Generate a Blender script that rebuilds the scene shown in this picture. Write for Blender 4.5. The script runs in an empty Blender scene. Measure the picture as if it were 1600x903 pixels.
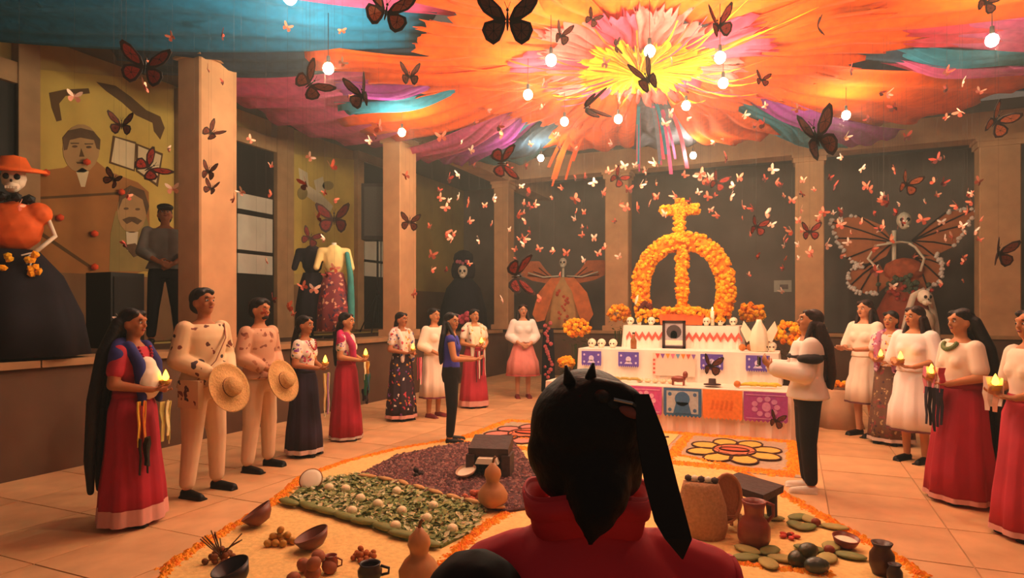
import bpy, bmesh, math, random
from math import sin, cos, pi, radians, sqrt, atan2
from mathutils import Vector, Matrix, Euler
random.seed(11)
SC = bpy.context.scene
COL = SC.collection

# ------------------------------------------------------------------ camera
YAW = math.atan(0.44)                    # camera turned left of the courtyard axis
CY, SY = cos(YAW), sin(YAW)
FPX, CX, HY, CAMH = 1000.0, 800.0, 485.0, 1.6
cam = bpy.data.cameras.new('camera'); camo = bpy.data.objects.new('camera', cam); COL.objects.link(camo)
cam.sensor_width = 36; cam.lens = 36 * FPX / 1600; cam.shift_y = 33.5 / 1600
cam.clip_start = 0.05; cam.clip_end = 200
camo.location = (0, 0, CAMH); camo.rotation_euler = (pi / 2, 0, YAW)
SC.camera = camo
# ------------------------------------------------------------------ world
w = bpy.data.worlds.new('night'); SC.world = w; w.use_nodes = True
bg = w.node_tree.nodes['Background']; bg.inputs[0].default_value = (0.60, 0.42, 0.32, 1); bg.inputs[1].default_value = 0.19
# ------------------------------------------------------------------ exposure
SC.view_settings.view_transform = 'Standard'; SC.view_settings.look = 'None'
SC.view_settings.gamma = 1; SC.view_settings.use_curve_mapping = False
SC.view_settings.exposure = 0.1
BULB_W = 640.0
BULB_COL = (1.0, 0.80, 0.52)
HAZE = 0.0065

def W(X, Z, z=0.0):                       # camera-frame metres to room coordinates
    return Vector((CY * X - SY * Z, SY * X + CY * Z, z))
def at(px, py, Z):
    return W((px - CX) / FPX * Z, Z, CAMH + (HY - py) / FPX * Z)
def fl(px, py, z=0.0):                    # point on the plane of height z
    Z = (CAMH - z) * FPX / (py - HY)
    return W((px - CX) / FPX * Z, Z, z)
def onY(px, py, wy):
    b = (px - CX) / FPX; Z = wy / (SY * b + CY); return W(b * Z, Z, CAMH + (HY - py) / FPX * Z)
def onX(px, py, wx):
    b = (px - CX) / FPX; Z = wx / (CY * b - SY); return W(b * Z, Z, CAMH + (HY - py) / FPX * Z)
def depth(v): return -SY * v[0] + CY * v[1]

# ------------------------------------------------------------------ materials
def lin(c):
    if isinstance(c, str):
        c = c.lstrip('#'); c = [int(c[i:i+2], 16) / 255 for i in (0, 2, 4)]
        c = [x / 12.92 if x <= .04045 else ((x + .055) / 1.055) ** 2.4 for x in c]
    return tuple(c)
_M = {}
def mat(key, c, rough=.75, var=.12, scale=12, bump=0.0, metal=0, trans=0.0, sheen=0.0, rnd=0.0, spec=.3, noise='NOISE', coord='Object'):
    if key in _M: return _M[key]
    m = bpy.data.materials.new(key); m.use_nodes = True; nt = m.node_tree; N = nt.nodes; L = nt.links
    b = N['Principled BSDF']; c = lin(c)
    tc = N.new('ShaderNodeTexCoord'); nz = N.new('ShaderNodeTexNoise'); nz.inputs['Scale'].default_value = scale
    nz.inputs['Detail'].default_value = 4
    L.new(tc.outputs[coord], nz.inputs['Vector'])
    rp = N.new('ShaderNodeValToRGB'); L.new(nz.outputs['Fac'], rp.inputs['Fac'])
    rp.color_ramp.elements[0].position = .3; rp.color_ramp.elements[1].position = .7
    rp.color_ramp.elements[0].color = tuple(max(0, x * (1 - var)) for x in c) + (1,)
    rp.color_ramp.elements[1].color = tuple(min(1, x * (1 + var)) for x in c) + (1,)
    out = rp.outputs['Color']
    if rnd:
        oi = N.new('ShaderNodeObjectInfo'); hs = N.new('ShaderNodeHueSaturation'); mr = N.new('ShaderNodeMapRange')
        mr.inputs['To Min'].default_value = 1 - rnd; mr.inputs['To Max'].default_value = 1 + rnd
        L.new(oi.outputs['Random'], mr.inputs['Value']); L.new(mr.outputs['Result'], hs.inputs['Value'])
        L.new(out, hs.inputs['Color']); out = hs.outputs['Color']
    L.new(out, b.inputs['Base Color'])
    b.inputs['Roughness'].default_value = rough; b.inputs['Metallic'].default_value = metal
    b.inputs['Specular IOR Level'].default_value = spec
    if bump:
        bp = N.new('ShaderNodeBump'); bp.inputs['Strength'].default_value = bump; bp.inputs['Distance'].default_value = .02
        L.new(nz.outputs['Fac'], bp.inputs['Height']); L.new(bp.outputs['Normal'], b.inputs['Normal'])
    if trans:
        tr = N.new('ShaderNodeBsdfTranslucent'); mx = N.new('ShaderNodeMixShader'); mx.inputs[0].default_value = trans
        L.new(out, tr.inputs['Color']); L.new(b.outputs[0], mx.inputs[1]); L.new(tr.outputs[0], mx.inputs[2])
        L.new(mx.outputs[0], N['Material Output'].inputs['Surface'])
    _M[key] = m; return m
def floral(key, base, cols, scale=14, amount=.42, rough=.8):
    """woven ground with embroidered blooms: voronoi cells, some of them coloured"""
    if key in _M: return _M[key]
    m = bpy.data.materials.new(key); m.use_nodes = True; nt = m.node_tree; N = nt.nodes; L = nt.links
    b = N['Principled BSDF']; b.inputs['Roughness'].default_value = rough
    tc = N.new('ShaderNodeTexCoord'); vo = N.new('ShaderNodeTexVoronoi'); vo.inputs['Scale'].default_value = scale
    nz = N.new('ShaderNodeTexNoise'); nz.inputs['Scale'].default_value = scale * .8; L.new(tc.outputs['Object'], nz.inputs['Vector'])
    vm = N.new('ShaderNodeVectorMath'); vm.operation = 'MULTIPLY_ADD'; vm.inputs[1].default_value = (2.2 / scale,) * 3
    L.new(nz.outputs['Color'], vm.inputs[0]); L.new(tc.outputs['Object'], vm.inputs[2]); L.new(vm.outputs[0], vo.inputs['Vector'])
    sp = N.new('ShaderNodeSeparateColor'); L.new(vo.outputs['Color'], sp.inputs[0])
    rp = N.new('ShaderNodeValToRGB'); rp.color_ramp.interpolation = 'CONSTANT'; L.new(sp.outputs[0], rp.inputs['Fac'])
    els = rp.color_ramp.elements
    els[0].color = lin(cols[0]) + (1,); els[0].position = 0
    els[1].color = lin(cols[-1]) + (1,); els[1].position = (len(cols) - 1) / len(cols)
    for i in range(1, len(cols) - 1):
        e = els.new(i / len(cols)); e.color = lin(cols[i]) + (1,)
    lt = N.new('ShaderNodeMath'); lt.operation = 'LESS_THAN'; lt.inputs[1].default_value = amount
    L.new(vo.outputs['Distance'], lt.inputs[0])
    g2 = N.new('ShaderNodeMath'); g2.operation = 'GREATER_THAN'; g2.inputs[1].default_value = .45; L.new(sp.outputs[1], g2.inputs[0])
    mu = N.new('ShaderNodeMath'); mu.operation = 'MULTIPLY'; L.new(lt.outputs[0], mu.inputs[0]); L.new(g2.outputs[0], mu.inputs[1])
    mx = N.new('ShaderNodeMixRGB'); mx.inputs[1].default_value = lin(base) + (1,)
    L.new(mu.outputs[0], mx.inputs[0]); L.new(rp.outputs[0], mx.inputs[2]); L.new(mx.outputs[0], b.inputs['Base Color'])
    _M[key] = m; return m
def emit(key, c, s):
    if key in _M: return _M[key]
    m = bpy.data.materials.new(key); m.use_nodes = True; N = m.node_tree.nodes
    b = N['Principled BSDF']; b.inputs['Base Color'].default_value = tuple(c) + (1,)
    b.inputs['Emission Color'].default_value = tuple(c) + (1,); b.inputs['Emission Strength'].default_value = s
    _M[key] = m; return m

# ------------------------------------------------------------------ mesh builder
_ico = {}
def ico_data(sub):
    if sub not in _ico:
        bm = bmesh.new(); bmesh.ops.create_icosphere(bm, subdivisions=sub, radius=1)
        _ico[sub] = ([v.co.copy() for v in bm.verts], [tuple(v.index for v in f.verts) for f in bm.faces]); bm.free()
    return _ico[sub]
def basis(d):
    d = Vector(d).normalized(); a = Vector((0, 0, 1)) if abs(d.z) < .95 else Vector((1, 0, 0))
    x = a.cross(d).normalized(); y = d.cross(x); return x, y, d
class MB:
    def __init__(s): s.v = []; s.f = []; s.m = []; s.cur = 0
    def add(s, vs, fs):
        o = len(s.v); s.v.extend(Vector(v) for v in vs)
        for f in fs: s.f.append(tuple(i + o for i in f)); s.m.append(s.cur)
        return s
    def box(s, c, d, rz=0, R=None, taper=1.0):
        c = Vector(c); hx, hy, hz = d[0] / 2, d[1] / 2, d[2] / 2
        R = R if R is not None else Matrix.Rotation(rz, 3, 'Z')
        vs = []
        for k, z in ((1, -hz), (taper, hz)):
            for x, y in ((-hx, -hy), (hx, -hy), (hx, hy), (-hx, hy)): vs.append(c + R @ Vector((x * k, y * k, z)))
        return s.add(vs, [(3, 2, 1, 0), (4, 5, 6, 7), (0, 1, 5, 4), (1, 2, 6, 5), (2, 3, 7, 6), (3, 0, 4, 7)])
    def ell(s, c, r, R=None, sub=2):
        vs, fs = ico_data(sub); c = Vector(c); r = (r, r, r) if isinstance(r, (int, float)) else r
        R = R if R is not None else Matrix.Identity(3)
        return s.add([c + R @ Vector((v.x * r[0], v.y * r[1], v.z * r[2])) for v in vs], fs)
    def cone(s, a, b, ra, rb, n=12, caps=True, flat=1.0):
        a, b = Vector(a), Vector(b); x, y, d = basis(b - a); vs = []
        for p, r in ((a, ra), (b, rb)):
            for i in range(n):
                t = 2 * pi * i / n; vs.append(p + x * (r * cos(t)) + y * (r * flat * sin(t)))
        fs = [(i, (i + 1) % n, n + (i + 1) % n, n + i) for i in range(n)]
        if caps: fs += [tuple(range(n - 1, -1, -1)), tuple(range(n, 2 * n))]
        return s.add(vs, fs)
    def cap(s, a, b, ra, rb, n=12):
        s.cone(a, b, ra, rb, n); s.ell(a, ra, sub=2 if ra > .03 else 1); s.ell(b, rb, sub=2 if rb > .03 else 1); return s
    def chain(s, pts, rs):
        for i in range(len(pts) - 1): s.cap(pts[i], pts[i + 1], rs[i], rs[i + 1])
        return s
    def tube(s, pts, r, n=6, caps=True):
        pts = [Vector(p) for p in pts]; rs = r if isinstance(r, (list, tuple)) else [r] * len(pts); vs = []
        px_ = None
        for i, p in enumerate(pts):
            d = (pts[min(i + 1, len(pts) - 1)] - pts[max(i - 1, 0)]); x, y, d = basis(d)
            if px_ is not None:
                x = (px_ - d * px_.dot(d)).normalized(); y = d.cross(x)
            px_ = x
            for k in range(n):
                t = 2 * pi * k / n; vs.append(p + (x * cos(t) + y * sin(t)) * rs[i])
        fs = []
        for i in range(len(pts) - 1):
            for k in range(n):
                fs.append((i * n + k, i * n + (k + 1) % n, (i + 1) * n + (k + 1) % n, (i + 1) * n + k))
        if caps: fs += [tuple(range(n - 1, -1, -1)), tuple(range((len(pts) - 1) * n, len(pts) * n))]
        return s.add(vs, fs)
    def rings(s, rg, n=24, caps=True, fold=None):      # rg: (z, rx, ry, cx, cy)
        vs = []
        for j, r in enumerate(rg):
            z, rx, ry = r[:3]; ox, oy = (r[3], r[4]) if len(r) > 3 else (0, 0)
            for i in range(n):
                t = 2 * pi * i / n; k = 1 + (fold(t, j / (len(rg) - 1)) if fold else 0)
                vs.append((ox + rx * k * cos(t), oy + ry * k * sin(t), z))
        fs = []
        for j in range(len(rg) - 1):
            for i in range(n):
                fs.append((j * n + i, j * n + (i + 1) % n, (j + 1) * n + (i + 1) % n, (j + 1) * n + i))
        if caps: fs += [tuple(range(n - 1, -1, -1)), tuple(range((len(rg) - 1) * n, len(rg) * n))]
        return s.add(vs, fs)
    def lathe(s, prof, c=(0, 0, 0), n=20, R=None):     # prof: (r, z), open or closed by r=0
        c = Vector(c); R = R if R is not None else Matrix.Identity(3); vs = []
        for r, z in prof:
            for i in range(n):
                t = 2 * pi * i / n; vs.append(c + R @ Vector((r * cos(t), r * sin(t), z)))
        fs = []
        for j in range(len(prof) - 1):
            for i in range(n): fs.append((j * n + i, j * n + (i + 1) % n, (j + 1) * n + (i + 1) % n, (j + 1) * n + i))
        return s.add(vs, fs)
    def prism(s, pts, nrm, th):                        # a plate: outline pts, thickness th along nrm
        nrm = Vector(nrm).normalized() * th; pts = [Vector(p) for p in pts]; n = len(pts)
        vs = pts + [p + nrm for p in pts]
        fs = [tuple(range(n - 1, -1, -1)), tuple(range(n, 2 * n))] + [(i, (i + 1) % n, n + (i + 1) % n, n + i) for i in range(n)]
        return s.add(vs, fs)
    def mesh(s, name, mats, smooth=False):
        me = bpy.data.meshes.new(name); me.from_pydata([tuple(v) for v in s.v], [], s.f)
        for m in (mats if isinstance(mats, (list, tuple)) else [mats]): me.materials.append(m)
        me.polygons.foreach_set('material_index', s.m)
        if smooth: me.polygons.foreach_set('use_smooth', [True] * len(me.polygons))
        me.update(); return me
    def build(s, name, mats, parent=None, smooth=False, fix=True):
        me = s.mesh(name, mats, smooth)
        if fix:
            bm = bmesh.new(); bm.from_mesh(me); bmesh.ops.recalc_face_normals(bm, faces=bm.faces); bm.to_mesh(me); bm.free()
        return link(name, me, parent)
def link(name, me, parent=None):
    o = bpy.data.objects.new(name, me); COL.objects.link(o)
    if parent is not None: o.parent = parent
    return o
def tag(o, label=None, cat=None, group=None, kind=None):
    if label: o['label'] = label
    if cat: o['category'] = cat
    if group: o['group'] = group
    if kind: o['kind'] = kind
    return o
def empty(name, loc=(0, 0, 0), rz=0, label=None, cat=None, group=None):
    o = bpy.data.objects.new(name, None); COL.objects.link(o); o.location = loc; o.rotation_euler = (0, 0, rz)
    o.empty_display_size = .1
    return tag(o, label, cat, group)
def move(mb, o, k=1.0):                                 # room coordinates -> coordinates relative to thing's base
    o = Vector(o); mb.v = [(v - o) * k for v in mb.v]; return mb
def fuse(mb, name, m, parent=None, vox=.011, it=3):    # one continuous skin over the merged shapes
    me = mb.mesh(name, m); tmp = bpy.data.objects.new('t', me); COL.objects.link(tmp)
    r = tmp.modifiers.new('r', 'REMESH'); r.mode = 'VOXEL'; r.voxel_size = vox; r.use_smooth_shade = True
    if it:
        sm = tmp.modifiers.new('s', 'SMOOTH'); sm.factor = .5; sm.iterations = it
    dg = bpy.context.evaluated_depsgraph_get(); dg.update()
    out = bpy.data.meshes.new_from_object(tmp.evaluated_get(dg), depsgraph=dg)
    out.name = name
    if not len(out.materials): out.materials.append(m)
    bpy.data.objects.remove(tmp); bpy.data.meshes.remove(me)
    return link(name, out, parent)
def copy_tree(o, parent=None):
    c = o.copy(); COL.objects.link(c)
    if parent is not None: c.parent = parent
    for ch in list(o.children): copy_tree(ch, c)
    return c

# colours used often
STONE = mat('warm_limestone', '#C08F66', .85, .14, 3, .25)
PLAST = mat('parapet_plaster', '#5E4433', .9, .2, 2.2, .3)
LEDGE = mat('parapet_ledge_stone', '#A07852', .85, .15, 4, .2)
TILE = mat('floor_tile', '#D2A373', .55, .14, 3.5, .12, rnd=.09, coord='Object')
GROUT = mat('floor_grout', '#B08B66', .9, .1, 8)
DARKW = mat('dark_back_wall', '#84746A', .9, .15, 1.5, .1)
YELW = mat('ochre_wall', '#B79A58', .9, .16, 1.3, .1)
DADO = mat('brown_dado', '#7A5A3C', .9, .15, 2, .1)
CEILM = mat('corridor_ceiling_plaster', '#5A4A3C', .9, .1, 2)
BLACK = mat('black_iron', '#0B0A0A', .5, .1)
DKWOOD = mat('dark_wood', '#2A1D15', .6, .2, 9, .1)

ORDN = ['leftmost', 'second from the left', 'third from the left', 'fourth from the left', 'fifth from the left', 'sixth from the left', 'seventh from the left', 'eighth from the left', 'ninth from the left', 'tenth from the left', 'rightmost']
def ordl(objs, phrase):
    """give alike things in a row their own label by place, left to right in the photograph"""
    objs = sorted(objs, key=lambda o: (CY * o.location.x + SY * o.location.y) / depth(o.location))
    for i, o in enumerate(objs):
        o['label'] = phrase % ('rightmost' if i == len(objs) - 1 else ORDN[min(i, 9)])
# ================================================================== SETTING
WX, WY, WR, PH = -6.67, 14.9, 4.1, 1.15                # left and back parapet lines, right parapet, platform height
OX, OY, OR = -9.6, 18.0, 7.2                            # outer walls
fb = MB().box(((WX + WR) / 2, 6.0, -.047), (WR - WX + .4, 18.6, .1)); f_o = tag(fb.build('floor', GROUT), kind='structure')
tm = MB(); tm.box((0, 0, -.005), (.766, .766, .03), taper=.992); tme = tm.mesh('tile', TILE)
nx, ny = 14, 21
for i in range(nx):
    for j in range(ny):
        t = link('tile', tme, f_o); t.location = (WX + .36 + .77 * i + .02, -1.0 + .77 * j, random.uniform(-.0012, .0012))
        if t.location.y > WY - .3 or t.location.x > WR: bpy.data.objects.remove(t)
def platform(name, x0, x1, y0, y1):
    o = tag(MB().box(((x0 + x1) / 2, (y0 + y1) / 2, (PH - .1) / 2 - .05), (x1 - x0, y1 - y0, PH)).build(name, PLAST), kind='structure'); return o
pl = platform('floor_corridor_left', OX, WX, -3, OY)
pb = platform('floor_corridor_back', WX, OR, WY, OY)
pr = platform('floor_corridor_right', WR, OR, 2, WY)
# stone cap slabs along the parapet edge, slab by slab
cs = MB().box((0, 0, .035), (.50, .955, .07)).mesh('cap_slab', LEDGE)
csb = MB().box((0, 0, .035), (.955, .50, .07)).mesh('cap_slab', LEDGE)
for k in range(19):
    y = -2.5 + .97 * k
    if y < WY: o = link('cap_slab', cs, pl); o.location = (WX - .19, y, PH - .1 + .0)
for k in range(11):
    x = WX + .48 + .97 * k
    if x < WR: o = link('cap_slab', csb, pb); o.location = (x, WY + .19, PH - .1 + .0)
for k in range(9): o = link('cap_slab', cs, pr); o.location = (WR + .19, WY - .75 - .97 * k, PH - .1)
# outer walls
tag(MB().box((OX - .15, 7.5, 2.4), (.3, 21, 6)).build('wall_left', YELW), kind='structure')
wl = tag(MB().box((OX + .02, 7.5, PH + .47), (.05, 21, 1.04)).build('baseboard_left', DADO), kind='structure')
tag(MB().box(((OX + OR) / 2, OY + .15, 2.4), (OR - OX + .6, .3, 6)).build('wall_back', DARKW), kind='structure')
tag(MB().box((OR + .15, 10, 2.4), (.3, 16, 6)).build('wall_right', DARKW), kind='structure')
tag(MB().box((OX / 2 + WX / 2, 7.5, 5.5), (WX - OX + .3, 21, .2)).box(((OR + WX) / 2, (OY + WY) / 2, 5.5), (OR - WX, OY - WY + .2, .2)).box(((OR + WR) / 2, 8.4, 5.5), (OR - WR + .2, 13, .2)).build('ceiling', CEILM), kind='structure')
tag(MB().box((WX - .2, 7.5, 5.15), (.5, 21, .5)).build('trim_1', STONE), kind='structure')
tag(MB().box(((WX + OR) / 2, WY + .2, 5.15), (OR - WX, .5, .5)).build('trim_2', STONE), kind='structure')
# columns
def column(x, y, sx, sy, lab):
    c = empty('stone_column', (x, y, PH - .03), 0, lab, 'column')
    m = MB(); m.box((0, 0, .06), (sx + .1, sy + .1, .12)); m.build('plinth', STONE, c)
    m = MB(); H = 3.62
    hx, hy, b = sx / 2, sy / 2, .02
    pts = [(-hx + b, -hy), (hx - b, -hy), (hx, -hy + b), (hx, hy - b), (hx - b, hy), (-hx + b, hy), (-hx, hy - b), (-hx, -hy + b)]
    m.prism([(p[0], p[1], .12) for p in pts], (0, 0, 1), H - .12); m.build('shaft', STONE, c)
    m = MB(); m.box((0, 0, H + .05), (sx + .07, sy + .07, .1)); m.box((0, 0, H + .15), (sx + .13, sy + .13, .1)); m.build('capital', STONE, c)
    return c
column(WX - .2, 1.55, .4, .58, 'stone column nearest the camera at the left parapet, left of the mural')
column(WX - .2, 5.94, .4, .58, 'wide stone column at the left, right beside the man in the dark hat')
column(WX - .2, 10.3, .4, .56, 'stone column between the loudspeaker and the dark corner niche')
column(WX - .2, WY + .2, .4, .42, 'slim stone column in the back left corner above the pink skirted girl')
for px, lab in ((963, 'stone column behind the altar, left of the marigold arch'), (1265, 'stone column right of the marigold arch, above the long haired photographer'), (1563, 'stone column at the far right edge behind the winged skeleton')):
    p = onY(px, 400, WY); column(p.x, WY + .2, .56 if px < 1500 else .66, .4, lab)

# doors and windows in the left outer wall
FR = mat('door_frame_stone', '#A8845E', .85, .12, 4, .1)
GLS = mat('frosted_pane', '#C9C4B4', .35, .08, 3)
DVOID = mat('dark_door_leaf', '#17120E', .6, .2, 5)
def door(n, y0, y1, ztop, panes):
    d = empty('door_%d' % n, (OX, (y0 + y1) / 2, PH)); tag(d, kind='structure')
    wd = (y1 - y0); h = ztop - PH
    MB().box((.03, 0, h / 2), (.06, wd, h)).build('leaf', DVOID, d)
    fr = MB(); fr.box((.06, -wd / 2 - .12, h / 2), (.14, .24, h)); fr.box((.06, wd / 2 + .12, h / 2), (.14, .24, h)); fr.box((.06, 0, h + .14), (.16, wd + .5, .28))
    fr.build('frame', FR, d)
    for (a, b, z0, z1) in panes:
        MB().box((.075, (a + b) / 2 - (y0 + y1) / 2, (z0 + z1) / 2 - PH), (.03, b - a, z1 - z0)).build('pane', GLS, d)
y0, y1 = onX(366, 300, OX).y, onX(424, 300, OX).y
pz = lambda px, py: onX(px, py, OX).z
door(1, y0 - .9, y1, pz(400, 232), [(y0 - .85, y0 - .05, pz(390, 428), pz(390, 398)), (y0, y1 - .06, pz(390, 392), pz(390, 338)), (y0, y1 - .06, pz(390, 330), pz(390, 306)), (y0, y1 - .06, pz(390, 428), pz(390, 398))])
y0, y1 = onX(562, 300, OX).y, onX(618, 300, OX).y
door(2, y0, y1, pz(590, 262), [(y0 + .08, (y0 + y1) / 2 - .04, pz(590, 408), pz(590, 365)), ((y0 + y1) / 2 + .04, y1 - .08, pz(590, 408), pz(590, 365)), (y0 + .08, (y0 + y1) / 2 - .04, pz(590, 433), pz(590, 412)), ((y0 + y1) / 2 + .04, y1 - .08, pz(590, 433), pz(590, 412))])
y1 = onX(18, 300, OX).y
door(3, y1 - 1.4, y1, pz(10, 130), [])
# pilasters framing the mural
for k, (a, b) in enumerate(((18, 52), (272, 292), (424, 450))):
    ya, yb = onX(a, 300, OX).y, onX(b, 300, OX).y
    tag(MB().box((OX + .08, (ya + yb) / 2, 3.2), (.16, abs(yb - ya), 4.3)).build('trim_%d' % (k + 3), FR), kind='structure')

# mural: painted shapes on a flat panel
MC = [mat('mural_ochre', '#C2A552', .9, .14, 2), mat('mural_skin', '#A98658', .9, .1, 3), mat('mural_hair', '#5E4630', .9, .2, 6),
      mat('mural_coat', '#9C6836', .9, .18, 2), mat('mural_paper', '#D6C39A', .9, .08, 3), mat('mural_line', '#5B4022', .9, .1, 4), mat('mural_cloth', '#8E7C48', .9, .15, 3), mat('mural_white', '#CDBFA0', .9, .06, 3)]
mu = empty('wall_mural', (OX + .01, onX(160, 300, OX).y, 2.0), 0, 'large ochre wall mural of a man holding an open book above a moustached man', 'mural')
mo = Vector(mu.location)
def mpoly(pts, c, lvl, nm='painted_shape'):
    m = MB(); m.prism([onX(x, y, OX + .012) for x, y in pts], (1, 0, 0), .004 * lvl); move(m, mo); return m.build(nm, MC[c], mu)
def ring_pts(cx, cy, rx, ry, n=18): return [(cx + rx * cos(2 * pi * i / n), cy + ry * sin(2 * pi * i / n)) for i in range(n)]
mpoly([(52, 108), (271, 128), (271, 428), (52, 432)], 0, 1, 'painted_ground')
mpoly([(52, 268), (100, 262), (118, 250), (148, 250), (170, 268), (215, 285), (232, 300), (235, 420), (176, 440), (90, 432), (52, 400)], 3, 2)
mpoly(ring_pts(126, 232, 29, 38), 1, 3)
mpoly([(99, 235), (97, 215), (106, 204), (125, 200), (145, 205), (156, 218), (155, 234), (150, 232), (146, 219), (125, 215), (108, 219), (104, 234)], 2, 4)
for e in ((116, 229), (138, 230)):
    mpoly(ring_pts(e[0], e[1], 4.5, 2, 8), 2, 4); mpoly([(e[0] - 7, e[1] - 6), (e[0] + 7, e[1] - 6), (e[0] + 6, e[1] - 4), (e[0] - 6, e[1] - 4)], 2, 4)
mpoly([(118, 253), (136, 253), (134, 256), (120, 256)], 5, 4); mpoly([(126, 232), (131, 245), (123, 245)], 5, 4)
mpoly([(118, 268), (128, 262), (138, 268), (132, 292), (126, 292)], 4, 3)
mpoly([(176, 212), (212, 222), (210, 268), (170, 255)], 5, 3); mpoly([(179, 215), (210, 225), (208, 265), (173, 253)], 4, 4)
mpoly([(212, 224), (254, 240), (246, 292), (212, 268)], 5, 3); mpoly([(215, 228), (251, 243), (243, 286), (214, 266)], 4, 4)
mpoly([(180, 330), (200, 322), (225, 330), (236, 365), (238, 424), (170, 424), (172, 365)], 6, 3)
mpoly(ring_pts(205, 330, 23, 34), 1, 4); mpoly([(186, 300), (203, 290), (224, 298), (232, 322), (228, 335), (222, 312), (205, 302), (190, 312), (184, 328)], 2, 5)
mpoly([(190, 343), (200, 339), (210, 339), (221, 345), (214, 351), (205, 346), (197, 350)], 2, 5)
for e in ((196, 326), (214, 327)): mpoly(ring_pts(e[0], e[1], 4, 2, 8), 2, 5)
mpoly([(196, 362), (215, 362), (212, 392), (198, 392)], 7, 4); mpoly([(192, 383), (210, 380), (222, 396), (208, 402)], 2, 5)
mpoly([(76, 145), (100, 140), (138, 138), (140, 146), (102, 150), (92, 162), (96, 188), (88, 190), (80, 168)], 5, 2)
mpoly([(150, 128), (180, 134), (205, 152), (228, 172), (250, 182), (257, 200), (250, 218), (240, 205), (238, 192), (212, 180), (190, 160), (165, 142)], 5, 2)
mpoly([(52, 308), (186, 300), (186, 304), (52, 312)], 5, 3); mpoly([(64, 362), (140, 414), (136, 417), (60, 366)], 5, 3)
# second painting: figures floating on the yellow wall
m2 = empty('wall_painting', (OX + .01, onX(500, 300, OX).y, 2.2), 0, 'faded wall painting of grey scrolls on ochre, left of the loudspeaker', 'mural'); mo2 = Vector(m2.location)
def mp2(pts, c, lvl):
    m = MB(); m.prism([onX(x, y, OX + .012) for x, y in pts], (1, 0, 0), .004 * lvl); move(m, mo2); return m.build('painted_shape', MC[c], m2)
mp2([(452, 240), (556, 250), (556, 428), (452, 428)], 0, 1)
mp2([(466, 262), (480, 270), (482, 290), (500, 302), (520, 322), (516, 330), (494, 318), (470, 300)], 7, 2)
mp2(ring_pts(472, 302, 8, 10), 6, 3); mp2(ring_pts(512, 290, 9, 7), 6, 3); mp2([(490, 282), (504, 276), (508, 300), (494, 300)], 7, 3)
# small white notice on the back wall
p = onY(1223, 447, OY - .02); n = MB().box((0, 0, 0), (.42, .02, .30)).build('notice_board', mat('paper_white', '#CFC3B2', .7, .05)); n.location = p
MB().box((.03, -.012, -.02), (.2, .006, .12)).build('printed_patch', mat('print_grey', '#8D7A74', .8, .2, 20), n)
tag(n, 'small white notice on the dark back wall right of the marigold arch', 'notice')

# ================================================================== FABRIC CANOPY AND BULBS
HUB = Vector((-1.78, 8.07, 0)); CZ = 4.75
can = empty('fabric_canopy', (HUB.x, HUB.y, CZ), 0, 'starburst ceiling canopy of orange, pink, blue and yellow crepe fabric strips', 'canopy')
FC = {'o': '#F8620A', 'b': '#1580B4', 'p': '#DC5A96', 'm': '#BC4CC0', 'y': '#FFC21E', 'd': '#33506E', 't': '#2F93B4', 'k': '#F04A6A', 'g': '#7D7F96', 's': '#EE7A74'}
def fab(c): return mat('crepe_' + c, FC[c], .9, .16, 9, .5, trans=.35, rnd=.06)
def strip(a0, a1, r0, r1, c, z0, z1, sag=.12, fold=7, rag=.0, name='fabric_strip', nr=18, label=None):
    a0, a1 = radians(a0), radians(a1); na = max(8, int((a1 - a0) / radians(.7))); m = MB(); vs = []; ph = random.uniform(0, 6)
    for i in range(na + 1):
        s = i / na; a = a0 + (a1 - a0) * s; rr = r1 * (1 + rag * random.uniform(-1, 0))
        for j in range(nr + 1):
            t = j / nr; r = r0 + (rr - r0) * t
            z = z0 + (z1 - z0) * t - sag * sin(pi * t) - .10 * sin(pi * s) * t
            z += .030 * sin(s * pi * fold + ph + t * 1.5) * (.4 + t) + .012 * sin(s * 31 + ph) * t
            q = .03 * sin(t * 9 + ph) * sin(s * pi)
            vs.append((cos(a + q) * r, sin(a + q) * r, z - CZ))
    fs = []
    for i in range(na):
        for j in range(nr):
            k = i * (nr + 1) + j; fs.append((k, k + 1, k + nr + 2, k + nr + 1))
    m.add(vs, fs); o = m.build(name, fab(c), can, True, fix=False)
    so = o.modifiers.new('thick', 'SOLIDIFY'); so.thickness = .004
    if label: o['label'] = label
    return o
A = -3
SECT = [(-60, -31, 'o', 7.5), (-31, -23, 'm', 7.0), (-23, 8, 'o', 6.4), (7, 20, 'p', 5.9), (19, 27, 't', 5.0), (26, 30, 'p', 5.4), (29, 59, 'o', 5.6), (57, 67, 'm', 6.2),
        (65, 73, 't', 6.2), (71, 91, 'o', 4.4), (107, 134, 'o', 4.3), (132, 141, 'd', 5.2), (140, 150, 'm', 6.2), (148, 159, 'p', 6.3), (158, 181, 'o', 5.2), (180, 188, 't', 4.6),
        (187, 197, 'm', 4.2), (196, 204, 'o', 3.6), (203, 214, 'o', 4.2), (213, 233, 'b', 8.6), (232, 241, 'p', 6.5), (240, 263, 'o', 7), (262, 271, 'm', 7), (270, 301, 'o', 7)]
for k in range(15):
    a = 112 + k * 336 / 15; strip(a + A - 2, a + A + 24, 1.1, random.uniform(2.7, 3.3), 'o', CZ + .03 + .02 * (k % 2), CZ + .02 + .02 * (k % 2), sag=.03, rag=.12)
R0 = {3: 3.3, 4: 3.0, 5: 3.0, 1: 3.0, 19: 2.7, 20: 2.5, 22: 2.2}
for i, (a, b, c, r) in enumerate(SECT):
    strip(a + A, b + A, R0.get(i, 1.2 if c == 'o' else 2.3), r, c, CZ + .10 - (.03 if i % 2 else 0), CZ + .04 - (.04 if i % 2 else 0), rag=.02)
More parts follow.
